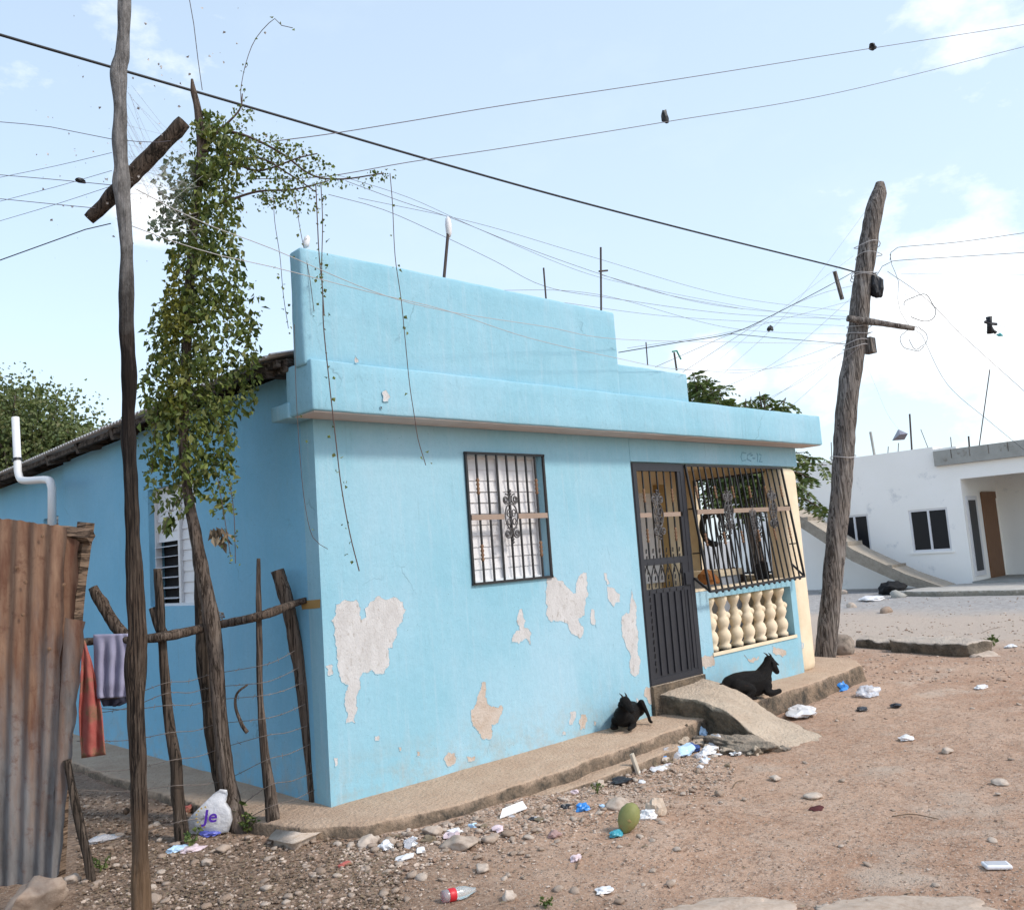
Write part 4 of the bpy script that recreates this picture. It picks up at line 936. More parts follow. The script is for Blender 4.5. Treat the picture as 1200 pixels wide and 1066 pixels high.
# ------------------------------------------------------------------ leaves and the vine tree
def leaves(C, size, jitter=.35, droop=.6, fold=.25, asp=.45):
    """one small pointed folded leaf per centre; droop pulls tips down"""
    C = np.array([tuple(c) for c in C]); n = len(C); s = size*rng.uniform(1-jitter, 1+jitter, n)[:, None]
    d = rng.normal(size=(n, 3)); d[:, 2] -= droop*1.6; d /= np.linalg.norm(d, axis=1)[:, None]
    w = np.cross(d, rng.normal(size=(n, 3))); w /= np.linalg.norm(w, axis=1)[:, None]; nn = np.cross(d, w)
    a = C; m1 = C+d*s*.42+w*s*asp+nn*s*fold; m2 = C+d*s*.42-w*s*asp+nn*s*fold; t_ = C+d*s; md = C+d*s*.45
    V = np.stack([a, m1, t_, m2, md], 1).reshape(-1, 3)
    F = []
    for i in range(n): k = i*5; F += [(k, k+4, k+1), (k+1, k+4, k+2), (k, k+3, k+4), (k+4, k+3, k+2)]
    return V.tolist(), F
gV = gnd(279, 972)
VT = empty('vine_covered_tree', 'slender crooked tree trunk smothered in hanging green vines', 'tree', gV)
px_tube(gV, [(282,985),(278,965),(268,920),(262,880),(256,820),(252,760),(249,735),(243,700),(237,670),(230,630),(222,590),(218,560),(215,520),(217,450),(220,380),(224,300),(230,240),(236,180),(236,140)],
        [30,26,22,20,20,20,22,21,19,16,14,13,13,13,13,12,12,13,11], .025, 24, .13, 3, 9).build('trunk', M['trunk'], VT, True)
px_tube(gV, [(238,180),(232,130),(227,108),(225,93)], [14,10,8,3], .03, 8, .1, 5).build('dead_top', M['fence'], VT, True)
# light depth in metres about the trunk
def blob(n, cx, cy, rx, ry, rd, pw=.5):
    out = []
    for _ in range(n):
        while True:
            a, b, c_ = random.uniform(-1, 1), random.uniform(-1, 1), random.uniform(-1, 1)
            if a*a+b*b+c_*c_ < 1: break
        out.append(upr(gV, cx+a*rx, cy+b*ry, c_*rd))
    return out
def clumpy(pts, keep=.55, freq=5, seed=0):
    return [p for p in pts if mnoise.noise(p*freq+Vector((seed, 0, 0)))+.4*mnoise.noise(p*freq*2.7) > keep-.75]
Cn = []
for (n, cx, cy, rx, ry, rd) in [(int(q[0]*2.9),)+q[1:] for q in ((240, 250, 165, 30, 40, .17), (260, 262, 190, 45, 36, .2), (420, 245, 250, 42, 60, .24), (520, 240, 320, 50, 62, .25), (580, 236, 395, 66, 62, .30), (560, 226, 455, 68, 58, .30), (440, 220, 510, 60, 50, .28), (170, 205, 560, 40, 48, .2), (90, 255, 560, 26, 48, .12), (70, 286, 370, 22, 60, .1), (60, 290, 440, 14, 50, .08), (60, 195, 400, 24, 60, .15), (80, 185, 470, 20, 50, .15))]:
    Cn += blob(n, cx, cy, rx, ry, rd)
Cn = clumpy(Cn, .46, 6)
v, f = leaves(Cn, .037, .85, .8, .2, .30); mesh('foliage', v, f, M['leaf'], VT)
Cm = [p for p in blob(900, 217, 415, 17, 110, .10) if mnoise.noise(p*7) > -.15] + blob(60, 217, 380, 14, 20, .1)
v, f = leaves([p-fh*.16 for p in Cm], .030, .3, .3); mesh('yellow_green_foliage', v, f, M['leaf_moss'], VT)
Cd = clumpy(blob(340, 213, 225, 25, 40, .18)+blob(170, 200, 270, 22, 25, .15), .45, 6, 3)
v, f = leaves([p-fh*.10 for p in Cd], .034, .5, .6); mesh('dusty_foliage', v, f, M['leaf_dust'], VT)
# side spray reaching right along the wires
Cs = []
for (n, cx, cy, rx, ry, rd) in [(int(q[0]*(3.6 if q[1] < 345 else 2.2)),)+q[1:] for q in ((120, 300, 175, 45, 22, .2), (110, 340, 190, 40, 25, .2), (70, 330, 225, 35, 18, .18), (60, 370, 205, 28, 26, .15), (26, 410, 213, 40, 8, .08), (14, 445, 205, 20, 5, .05), (24, 285, 140, 16, 22, .1), (16, 320, 235, 25, 18, .1), (26, 360, 240, 25, 14, .1))]:
    Cs += blob(n, cx, cy, rx, ry, rd)
v, f = leaves(clumpy(Cs, .36, 9, 9), .021, .6, .4); mesh('side_spray_foliage', v, f, M['leaf'], VT)
tw = MB()
for pts in ([(250,150),(290,160),(330,180),(365,205),(400,210),(450,203)], [(250,200),(300,185),(340,205),(370,225)], [(255,240),(300,225),(345,222),(385,212)], [(262,180),(300,200),(350,185),(372,180)], [(250,160),(280,130),(284,110)]):
    P = dens([upr(gV, *q) for q in pts], .03); tw.tube(P, lerp_list([.010, .004], len(P)), 5)
tw.build('vine_branch', M['stem'], VT, True)
TD = [([(284,128),(282,108),(288,75),(300,45),(322,22),(330,30),(343,33)], .004, 10, -.05), ([(320,225),(322,260),(328,300),(332,345),(338,385)], .0035, 12, -.1), ([(345,225),(352,270),(362,320),(368,365)], .0035, 12, -.15),
      ([(370,215),(372,260),(374,300),(378,340),(379,380),(385,440),(394,520),(400,570),(410,625),(421,669)], .006, 26, -.3), ([(376,215),(378,260),(377,320),(380,370)], .005, 22, -.25), ([(457,203),(460,240),(463,300),(470,350),(475,400),(480,450),(486,490),(490,515),(499,545)], .0042, 12, -.3),
      ([(345,380),(347,460),(352,540),(358,595),(367,630),(384,643)], .0032, 3, -.35), ([(215,575),(200,600),(190,625)], .004, 8, -.1), ([(255,560),(262,600),(270,650)], .004, 12, -.1), ([(268,560),(274,600),(276,660)], .004, 22, -.05), ([(186,470),(180,520),(178,555)], .004, 20, -.1)]
for pts, r_, nl, of in TD:
    P = dens([upr(gV, x, y_, of) for x, y_ in pts], .05); o = MB().tube(P, r_*.6, 5, False).build('hanging_vine', M['stem'], VT, True)
    C_ = [P[random.randrange(len(P))]+Vector([random.gauss(0, .02) for _ in range(3)]) for _ in range(int(nl*1.5))]
    v, f = leaves(C_, .022, .5, .5); q = mesh('foliage', v, f, M['leaf'], o); q.matrix_parent_inverse = Matrix.Translation(-gV) if False else Matrix()
# dry drooping leaf bunches
for (cx, cy) in ((199, 612), (257, 625)):
    v, f = leaves(blob(26, cx, cy, 13, 10, .05), .075, .3, 1.6, .1, .25); mesh('wilted_leaf_bunch', v, f, M['leaf_dry'] if cx > 230 else M['leaf'], VT)
# web debris by the pole
Cw = [upr(gL, 200+random.gauss(0, 62), 150+random.gauss(0, 85), random.uniform(-.15, .3)) for _ in range(90)]
Cw += [upr(gL, 110+random.uniform(-70, 30), 200+random.uniform(-70, 90), random.uniform(-.1, .2)) for _ in range(26)]
v, f = leaves(Cw, .011, .8, .2)
wb = MB().add(v, f)
for k in range(46):
    a = upr(gL, 150+random.uniform(-6, 6), random.uniform(100, 270), .0); c_ = upr(gV, random.uniform(190, 240), random.uniform(150, 290), -.2)
    wb.tube([a, a.lerp(c_, .5)-Vector((0, 0, random.uniform(0, .05))), c_], .0007, 3, False)
wo = wb.build('spider_web', M['wirepale'], None); tag(wo, 'dusty spider web full of specks between the dark pole and vines', 'web', None, 'stuff')

# ------------------------------------------------------------------ fence
gF = gnd(320, 974)
FN = empty('wire_fence', 'rustic fence of crooked posts, one rail and barbed wire', 'fence', gF)
def post(pts, w, mat='fence', seed=0, base=None, name='post', rough=.12):
    return px_tube(base or gF, pts, w, .02, 22, rough+.06, seed, 10).build(name, M[mat], FN, True)
gA = gnd(213, 986); gB = gnd(277, 966); gD = gnd(371, 950)
post([(184,666),(187,700),(189,740),(194,800),(199,850),(206,890),(208,930),(214,990)], [10,14,14,13,14,17,18,20], 'fence_dark', 2, gA)
px_tube(gA, [(190,742),(184,728),(178,712)], [14,12,9], .03, 10, .1, 3).build('post_stub', M['fence_dark'], FN, True)
post([(233,664),(236,700),(239,760),(244,820),(251,870),(261,920),(272,972)], [13,20,22,20,20,22,26], 'fence_dark', 5, gB+fh*.10)
post([(303,654),(303,700),(304,760),(305,820),(310,880),(316,925),(322,976)], [5,8,9,9,12,17,22], 'fence', 8, gF)
post([(325,668),(336,705),(346,750),(354,800),(361,860),(367,905),(372,953)], [18,20,19,19,18,20,22], 'fence', 11, gD)
post([(109,688),(120,708),(134,730),(152,752)], [13,17,18,15], 'fence', 15, gA+fh*.05, 'brace')
post([(78,890),(88,940),(97,980),(108,1034)], [10,12,12,13], 'fence_dark', 19, gnd(107, 1032))
def fpt(k, y_):   # point on post k at pixel row y_
    tb = {0: (gA, [(184,666),(194,800),(214,990)]), 1: (gB, [(236,664),(250,820),(279,975)]), 2: (gF, [(303,654),(305,820),(322,976)]), 3: (gD, [(325,668),(354,800),(372,953)])}[k]
    x = np.interp(y_, [q[1] for q in tb[1]], [q[0] for q in tb[1]]); return upr(tb[0], x, y_, -.05)
P = [upr(gA, 92, 752), upr(gA, 130, 750), upr(gA, 190, 746, -.06), upr(gB, 250, 733, -.06), upr(gF, 303, 722, -.05), upr(gD, 345, 707, -.07), upr(gD, 358, 703, -.07)]
Pd = dens(P, .03); MB().tube(Pd, lerp_list([.022, .025, .03, .027, .026, .03, .02], len(Pd)), 12, True, .14, 21).build('rail', M['fence'], FN, True)
# barbed strands
for k, (yl, y0, y1, y2, y3) in enumerate(((822, 800, 790, 780, 762), (838, 812, 805, 800, 782), (828, 826, 820, 815, 800), (868, 858, 848, 842, 825), (905, 890, 876, 862, 850), (925, 920, 912, 890, 872), (990, 962, 948, 920, 905), (1010, 985, 965, 944, 925))):
    pts = [upr(gA, 96-k*2, yl), upr(gA, 150, (yl+y0)/2+4), fpt(0, y0), fpt(0, y0).lerp(fpt(1, y1), .5)-Vector((0, 0, .015)), fpt(1, y1), fpt(2, y2), fpt(2, y2).lerp(fpt(3, y3), .5)-Vector((0, 0, .012)), fpt(3, y3)]
    Q = dens(pts, .03); b = MB().tube(Q, .0022, 4, False)
    for i in range(2, len(Q)-1, 4):
        a = Q[i]; d = Vector((random.gauss(0, 1), random.gauss(0, 1), random.gauss(0, 1))).normalized()*.016; b.tube([a-d, a+d], .0016, 4)
    b.build('barbed_strand', M['barb'], FN)
tw = MB()
for k in range(5):
    c_ = upr(gB, 250, 728); rr = .055+.004*k
    tw.tube([c_+rh*math.cos(a)*rr+fh*math.sin(a)*rr+Vector((0, 0, .03*math.sin(a+k)+.012*k)) for a in np.linspace(0, 2*math.pi, 15)], .0028, 4, False)
tw.build('wire_tie', M['barb'], FN)
P = dens([upr(gB, *q, -.06) for q in ((290,802),(278,812),(276,828),(284,850),(290,858))], .02); MB().tube(P, lerp_list([.006, .010, .013], len(P)), 7, True, .1, 2).build('dead_twig', M['fence'], FN, True)

# ------------------------------------------------------------------ zinc sheet barrier
gZ = gnd(66, 1030)+Vector((0, 0, .0))
ZF = empty('corrugated_barrier', 'rusty corrugated metal barrier nailed to a wooden frame', 'barrier', gZ)
def sheet(TL, TR, BL, BR, ncor, off, name, amp=.010, edge=0):
    tl, tr, bl, br = [upr(gZ, *q, off) for q in (TL, TR, BL, BR)]; nu = ncor*10; nv = 24; v = []
    for s in (0, 1):
        for j in range(nv+1):
            for i in range(nu+1):
                a = i/nu; t_ = j/nv; p = tl.lerp(tr, a).lerp(bl.lerp(br, a), t_)
                p = p-fh*(amp*math.sin(2*math.pi*a*ncor)+.006*mnoise.noise(p*5)+s*-.0015)
                if j == 0: p.z += .012*mnoise.noise((a*20, 1, edge))-.006
                if i == nu: p += rh*.02*mnoise.noise((t_*14, 3, edge))
                if j == nv: p.z += .015*mnoise.noise((a*12, 4, edge))
                v.append(p)
    N = (nu+1)*(nv+1); f = []
    for j in range(nv):
        for i in range(nu):
            q = (j*(nu+1)+i, j*(nu+1)+i+1, (j+1)*(nu+1)+i+1, (j+1)*(nu+1)+i); f += [q, tuple(N+w for w in q[::-1])]
    return mesh(name, v, f, M['zinc'], ZF, True)
sheet((-64, 597), (78, 616), (-68, 1085), (60, 1040), 7, -.05, 'large_sheet')
sheet((66, 616), (93, 634), (50, 1046), (66, 1028), 1, -.02, 'edge_sheet', .012, 3)
sheet((76, 722), (100, 727), (58, 1040), (69, 1022), 1, -.075, 'short_sheet', .010, 8)
P = dens([upr(gZ, *q, .02) for q in ((-40, 616), (40, 624), (80, 626), (107, 629))], .05); b = MB()
for i in range(1): b.tube(P, .046, 4, True, .06, 3)
b.build('top_rail', M['beam'], ZF)
P = dens([upr(gZ, *q, .06) for q in ((101, 612), (94, 660), (88, 710), (84, 760), (76, 850), (70, 940), (66, 1030))], .06); MB().tube(P, .045, 4, True, .08, 9).build('upright', M['beam'], ZF)
for (x, y_) in ((50, 628), (30, 682), (75, 685), (27, 720), (58, 760), (20, 665)):
    b = MB().lathe([(.010, 0), (.010, .004), (.001, .006)], upr(gZ, x, y_, -.066), 8, tuple(-fh)); b.build('nail_head', M['rust'], ZF)

# ------------------------------------------------------------------ cloths on the rail
def cloth(name, pix_rows, mat, label, cat, base, off=-.03, amp=.02, nf=4, seed=0, sub=24):
    v = []; rows = len(pix_rows); R2 = 30
    ys = np.linspace(0, rows-1, R2)
    for a in ys:
        i = min(int(a), rows-2); t_ = a-i; l0, r0_ = pix_rows[i]; l1, r1 = pix_rows[i+1]
        lp = (l0[0]+(l1[0]-l0[0])*t_, l0[1]+(l1[1]-l0[1])*t_); rp = (r0_[0]+(r1[0]-r0_[0])*t_, r0_[1]+(r1[1]-r0_[1])*t_)
        for k in range(sub+1):
            u_ = k/sub; x = lp[0]+(rp[0]-lp[0])*u_; y_ = lp[1]+(rp[1]-lp[1])*u_
            g = min(1, a/(rows-1)*2.5)
            d = off+amp*g*math.sin(u_*nf*2*math.pi+seed+.7*a)+.012*mnoise.noise((u_*5, a*1.2, seed))
            v.append(upr(base, x, y_, d))
    n = sub+1; f = [(j*n+i, j*n+i+1, (j+1)*n+i+1, (j+1)*n+i) for j in range(R2-1) for i in range(sub)]
    o = mesh(name, v, f, mat, None, True); tag(o, label, cat); m = o.modifiers.new('t', 'SOLIDIFY'); m.thickness = .006; return o
o = cloth('lilac_garment', [((110, 743), (150, 742)), ((111, 770), (155, 768)), ((112, 800), (155, 798)), ((115, 818), (154, 816))], M['lilac'], 'faded lilac garment hung over the fence rail', 'garment', gA, -.045, .018, 3.4, 1)
q = cloth('back_layer', [((114, 745), (150, 745)), ((116, 800), (153, 800)), ((118, 818), (151, 822)), ((122, 827), (140, 827))], M['darkcloth'], None, None, gA, .02, .012, 2, 2); q.parent = o
cloth('red_cloth', [((97, 751), (99, 750)), ((95, 775), (107, 772)), ((94, 800), (114, 800)), ((92, 830), (120, 835)), ((93, 860), (122, 862)), ((96, 888), (124, 884))], M['red'], 'long faded red cloth hanging next to the lilac garment', 'cloth', gA, -.05, .014, 1.6, 4)

# ------------------------------------------------------------------ white bag with lettering
gBg = gnd(240, 978); Bc = gBg
pts_b = [(210, 975), (222, 976), (250, 977), (268, 974), (272, 960), (270, 948), (264, 940), (267, 930), (266, 925), (258, 924), (250, 930), (238, 942), (226, 954), (218, 963)]
bagv = []; fb = []
cx_, cy_ = 246, 955
def bagpt(x, y_, front):
    b_ = upr(gBg, x, y_, 0); dx = (x-cx_)/30; dy = (y_-cy_)/26; h = max(0, 1-(dx*dx+dy*dy)*.8)
    return b_+fh*((-.045 if front else .03)*h+.012*mnoise.noise((x*.09, y_*.09, 2 if front else 7))+.008*mnoise.noise((x*.3, y_*.3, 5)))
for front in (1, 0):
    for ring_ in range(8):
        s = 1-ring_/8
        for (x, y_) in pts_b: bagv.append(bagpt(cx_+(x-cx_)*s, cy_+(y_-cy_)*s, front))
    bagv.append(bagpt(cx_, cy_, front))
m_ = len(pts_b); half = 8*m_+1
for side in (0, 1):
    o_ = side*half
    for r_ in range(7):
        for i in range(m_):
            q = (o_+r_*m_+i, o_+r_*m_+(i+1) % m_, o_+(r_+1)*m_+(i+1) % m_, o_+(r_+1)*m_+i); fb.append(q if not side else q[::-1])
    for i in range(m_): fb.append((o_+7*m_+i, o_+7*m_+(i+1) % m_, o_+8*m_) if not side else (o_+8*m_, o_+7*m_+(i+1) % m_, o_+7*m_+i))
for i in range(m_): fb.append((i, half+i, half+(i+1) % m_, (i+1) % m_))
bag = mesh('plastic_bag', bagv, fb, M['bagw'], None, True); bag.data.materials[0] = rough_mat('thin_bag_film', (.50, .50, .52), (.62, .62, .64), 5, .45, 14, .6, .02, None, (.42, .38, .35), 8, .62, .4); tag(bag, 'white plastic bag with purple lettering propped against a fence post', 'bag')
cu = D.curves.new('t', 'FONT'); cu.body = 'Je'; cu.size = .10; cu.extrude = .002; cu.offset = .0015; to = D.objects.new('t', cu); COL.objects.link(to)
dg = bpy.context.evaluated_depsgraph_get(); tm = D.meshes.new_from_object(to.evaluated_get(dg)); D.objects.remove(to)
tp = upr(gBg, 238, 963, -.088); ang = R(-2); ex = (rh*math.cos(ang)+Vector((0, 0, 1))*math.sin(ang)); ey = Vector((0, 0, 1))*math.cos(ang)-rh*math.sin(ang)
lv = [tp+ex*(p.co.x*1.1+.15*p.co.y)+ey*p.co.y-fh*p.co.z for p in tm.vertices]; lf = [tuple(p.vertices) for p in tm.polygons]
mesh('purple_lettering', lv, lf, M['purple'], bag)
st_ = MB()
for k in range(8):
    a = R(100+k*22); st_.lathe([(.006, -.002), (.006, .002)], upr(gBg, 243+math.cos(a)*13, 957-math.sin(a)*12, -.066), 5, tuple(-fh))
st_.build('star_print', M['gold'], bag)

# ------------------------------------------------------------------ background trees
def tree(name, label, base, height, crown, n_clump, per, leaf, mat, trunk_r=.14, spread=None, seed=0):
    """crown: list of (centre, radii); limbs go to the clumps"""
    random.seed(seed); root = empty(name, label, 'tree', base); base = Vector(base)
    top = sum((Vector(c) for c, r_ in crown), Vector())/len(crown); C_ = []; lb = MB(); fork = base.lerp(top, .62)
    P = dens([base-Vector((0, 0, .2)), base.lerp(fork, .5)+Vector((.08, -.05, 0)), fork], .2); tr = MB().tube(P, lerp_list([trunk_r*1.3, trunk_r, trunk_r*.75], len(P)), 10, True, .1, seed); tr.build('trunk', M['trunk'], root, True)
    cl = []
    for c, r_ in crown:
        c = Vector(c); k = max(3, int(n_clump*r_[0]*r_[1]*r_[2]/sum(q[1][0]*q[1][1]*q[1][2] for q in crown)))
        for _ in range(k):
            d = Vector([random.gauss(0, 1) for _ in range(3)]).normalized()*(random.random()**.38)
            cl.append(c+Vector((d.x*r_[0], d.y*r_[1], d.z*r_[2])))
    for i, q in enumerate(cl):
        if i % 3 == 0:
            m_ = fork.lerp(q, .5)+Vector([random.gauss(0, .15) for _ in range(3)]); Pp = dens([fork, m_, q], .25); lb.tube(Pp, lerp_list([trunk_r*.45, trunk_r*.2, .012], len(Pp)), 6)
        s = random.uniform(.5, 1.25)*leaf*4.2
        for _ in range(per): C_.append(q+Vector((random.gauss(0, s), random.gauss(0, s), random.gauss(0, s*.7))))
    lb.build('limb', M['trunk'], root, True)
    v, f = leaves(C_, leaf, .45, .35); mesh('crown', v, f, M[mat], root); random.seed(seed+99); return root
dT = 17
cL = at(40, 520, dT)
tree('leafy_tree', 'bushy green tree rising behind the left end of the tin roof', (cL.x, cL.y, 0), 5, [(at(25, 515, dT), (1.25, 1.3, .95)), (at(85, 525, dT-.5), (.55, .9, .55)), (at(-60, 520, dT), (1.4, 1.4, 1.3)), (at(60, 545, dT), (1.0, 1.1, .7)), (at(15, 560, dT-.6), (1.3, 1.0, .7))], 380, 90, .075, 'leaf_far', .16, None, 5)
dT = 13.5
cR = at(880, 560, dT)
def fronds(label, base, tips, n, seed, hub):
    random.seed(seed); root = empty('feathery_tree', label, 'tree', base); base = Vector(base); fork = Vector(hub)
    P = dens([base-Vector((0, 0, .2)), base.lerp(fork, .5)+Vector((.1, 0, 0)), fork], .2); MB().tube(P, lerp_list([.14, .11, .08], len(P)), 10, True, .1, seed).build('trunk', M['trunk'], root, True)
    lb = MB(); C_ = []
    for (q, s) in tips:
        q = Vector(q); m_ = fork.lerp(q, .55)+Vector((random.gauss(0, .12), random.gauss(0, .12), .12)); Pp = dens([fork, m_, q], .08); lb.tube(Pp, lerp_list([.045, .02, .006], len(Pp)), 5)
        for _ in range(int(n*s)):
            b_ = Pp[int(len(Pp)*(.45+.55*random.random()))-1]; d = Vector((random.gauss(0, 1), random.gauss(0, 1), random.gauss(0, .6)-.25)).normalized()
            L_f = random.uniform(.22, .42)*s; w = d.cross(Vector((0, 0, 1))).normalized()
            for k in range(7):
                for sg in (-1, 1):
                    C_.append((b_+d*L_f*(.2+.8*k/6)-Vector((0, 0, .10*(k/6)**2)), d*.35+w*sg+Vector((0, 0, -.25))))
    lb.build('limb', M['trunk'], root, True)
    c0 = np.array([tuple(c[0]) for c in C_]); d = np.array([tuple(c[1].normalized()) for c in C_]); nn = len(c0)
    w = np.cross(d, rng.normal(size=(nn, 3))); w /= np.linalg.norm(w, axis=1)[:, None]; s = rng.uniform(.08, .135, nn)[:, None]
    V = np.stack([c0, c0+d*s*.45+w*s*.2, c0+d*s, c0+d*s*.45-w*s*.2], 1).reshape(-1, 3).tolist(); F = [(i*4, i*4+1, i*4+2, i*4+3) for i in range(nn)]
    mesh('crown', V, F, M['leaf_feather'], root); return root
tips = [(at(x, y_, dT+random.uniform(-.8, .8)), s) for x, y_, s in ((812,440,.8),(808,462,1),(822,455,1),(835,470,1),(852,478,1),(868,480,.9),(880,465,.7),(895,462,.6),(905,478,.7),(918,470,.6),(860,486,1),(885,490,1),
        (942,530,.7),(958,536,.7),(969,545,.6),(955,562,.6),(962,590,.5),(974,602,.4),
        (830,570,1.2),(845,575,1.2),(860,570,1.2),(875,575,1.2),(890,572,1.1),(905,580,1),(838,590,1),(870,592,1),(895,596,.9),(820,560,1),(850,555,1.2),(880,552,1.2),(910,556,1))]
for _k in range(2): tips += [(at(x, y_, dT+random.uniform(-.6, .6)), s) for x, y_, s in ((811,436,.7),(817,447,.9),(829,452,1),(843,461,1),(857,470,1),(874,467,.8),(890,459,.7),(907,470,.7),(921,466,.6),(826,442,.7))]
fronds('feathery leaved green tree behind the right end of the blue house', (cR.x, cR.y, 0), tips, 24, 12, at(868, 560, dT))
random.seed(21)

# ------------------------------------------------------------------ white house
WX = 19.5
WH = empty('white_house', 'white painted house with grey block roof edge across the lane', 'house', (WX, 4, 0))
def wy(x, y_, X=WX): p = on(0, X, x, y_); return p.y, p.z
yA = 9.6; yP, _ = wy(1130, 600); yB = -6
zt1 = 3.48
w1a, wz1 = wy(1064, 598); w1b, _ = wy(1110, 598); _, wz0 = wy(1070, 647); w2a, _ = wy(984, 606); w2b, _ = wy(1017, 605)
def wfn(u, z, d): return (WX+d, -u, z)
wall_holes([-yA, -yP], [-.2, zt1], [(-w1a, -w1b, wz0, wz1), (-w2a, -w2b, wz0, wz1)], wfn, .2).build('front_wall', M['whitewash'], WH)
zl0 = wy(1127, 561)[1]
MB().box((WX, yB, zl0), (WX+.2, yP, 3.05)).build('porch_lintel', M['whitewash'], WH)
MB().box((WX+.2, yA-.2, -.2), (WX+9, yA, zt1)).build('end_wall', M['whitewash'], WH)
MB().box((WX+.0, 3.6, zt1), (WX+8.8, yA, zt1+.06)).build('roof_slab', M['whitewash'], WH)
p1, z1_ = wy(1095, 527); _, z2_ = wy(1096, 546)
MB().box((WX-.12, yB, 3.053), (WX+.2, p1, 3.42)).build('block_parapet', M['block'], WH)
for k in range(9):
    MB().box((WX-.124, p1-.42*(k+1)-.008, 3.20), (WX-.118, p1-.42*(k+1)+.008, 3.42)).build('block_joint', M['rubble'], WH)
MB().box((WX+.2, yB, 3.05), (WX+8.8, 3.6, 3.12)).build('porch_roof', M['block'], WH)
# porch: recessed side wall of the front room and a back wall
XB = on(1, yP, 1171, 600).x
MB().box((XB, yB, .1), (XB+.2, yP, 3.05)).build('porch_back_wall', M['whitewash'], WH)
dz0 = .25
wall_holes([WX+.2, XB+.2], [0, 3.05], [], lambda u, z, d: (u, yP+d, z), .15).build('porch_side_wall', M['whitewash'], WH)
def sidepx(x, y_): p = on(1, yP-.0, x, y_); return p
# narrow window and door lie in the recessed side wall
yS = yP
q = [on(1, yS, x, y_) for x, y_ in ((1133, 586), (1141, 586), (1149, 668), (1143, 670))]
o = MB().box((q[0].x-.10, yS-.03, q[2].z-.12), (q[1].x+.14, yS-.004, q[0].z+.10)).build('narrow_window', M['white'], WH)
MB().box((q[0].x, yS-.038, q[2].z), (q[1].x+.0, yS-.026, q[0].z)).build('pane', M['glass'], o)
q = [on(1, yS, x, y_) for x, y_ in ((1148, 577), (1164, 576), (1174, 679), (1157, 679))]
MB().box((q[0].x, yS-.03, q[2].z), (q[1].x, yS-.003, q[0].z)).build('brown_door', M['door'], WH)
MB().box((q[0].x-.02, yS-.045, q[0].z-.15), (q[1].x+.02, yS-.031, q[0].z+.02)).build('door_lintel', M['door'], WH)
MB().box((WX-.02, yB, -.2), (XB, wy(1141, 690)[0], wy(1141, 681)[1])).build('porch_step', M['block'], WH)
for (a, b_) in ((w1a, w1b), (w2a, w2b)):
    fr = MB(); w = .05
    for (ya, yb, za, zb) in ((a-w, a, wz0, wz1), (b_, b_+w, wz0, wz1), (b_+w, a-w, wz0, wz0+w), (b_+w, a-w, wz1-w, wz1), ((a+b_)/2-.025, (a+b_)/2+.025, wz0+w, wz1-w)): fr.box((WX+.02, min(ya, yb), za), (WX+.08, max(ya, yb), zb))
    o = fr.build('window', M['white'], WH)
    for (ya, yb) in ((b_+w, (a+b_)/2-.025), ((a+b_)/2+.025, a-w)): MB().box((WX+.05, ya, wz0+w), (WX+.06, yb, wz1-w)).build('pane', M['glass'], o)
    sl = MB().box((WX-.03, b_-.05, wz0-.05), (WX+.02, a+.05, wz0-.002)); sl.build('window_sill', M['whitewash'], o)
# stair: sloping slab against the front
X3 = WX-1.25
s_ = [on(0, X3, x, y_) for x, y_ in ((915, 592), (940, 606), (1000, 644), (1060, 672), (1115, 691), (1160, 697))]
b = MB(); v = []
zlo = [.27, .27, .28, .25, .13, .03]
for p_, th_ in zip(s_, zlo):
    for xx in (X3, X3+.85):
        v += [(xx, p_.y, p_.z), (xx, p_.y+.06, p_.z-th_)]
f = []
for i in range(len(s_)-1):
    a = i*4; c_ = a+4; f += [(a, c_, c_+2, a+2), (a+1, a+3, c_+3, c_+1), (a, a+1, c_+1, c_), (a+2, c_+2, c_+3, a+3)]
f += [(0, 2, 3, 1), (len(v)-4, len(v)-3, len(v)-1, len(v)-2)]
stn = mesh('outer_stair', v, f, M['stair'], WH)
for k in (3, 6, 9):
    t_ = k/14*(len(s_)-2); i = int(t_); p_ = s_[i].lerp(s_[i+1], t_-i)
    MB().box((X3+.02, p_.y-.22, p_.z-.16), (X3+.83, p_.y-.02, p_.z-.05)).build('step', M['stair'], stn).matrix_parent_inverse = Matrix()
# roof clutter
for k, (x0, y0_, x1, y1_, r_) in enumerate(((1026, 536, 1020, 506, .035), (1069, 530, 1066, 485, .022), (1147, 522, 1160, 433, .012), (1040, 535, 1041, 523, .01), (1052, 533, 1053, 519, .01), (1115, 520, 1114, 512, .01), (1136, 520, 1135, 511, .02), (975, 540, 974, 518, .012), (1090, 527, 1079, 503, .008))):
    MB().tube([on(0, WX+.4, x0, y0_+4), on(0, WX+.4, x1, y1_)], r_, 6).build('roof_rod', M['rebar'] if k != 0 else M['block'], WH)
# pale apron before it
v, f = slab_poly([(WX-.3, 3.35), (WX-1.5, 3.7), (WX-2.3, 3.9), (WX-2.6, 3.0), (WX-2.5, -5), (WX-.3, -5)], -.1, .22, .05, .2, .03, 8)
tag(mesh('apron_slab', v, f, M['farslab'], None, True), 'pale concrete apron in front of the white house', None, None, 'structure')
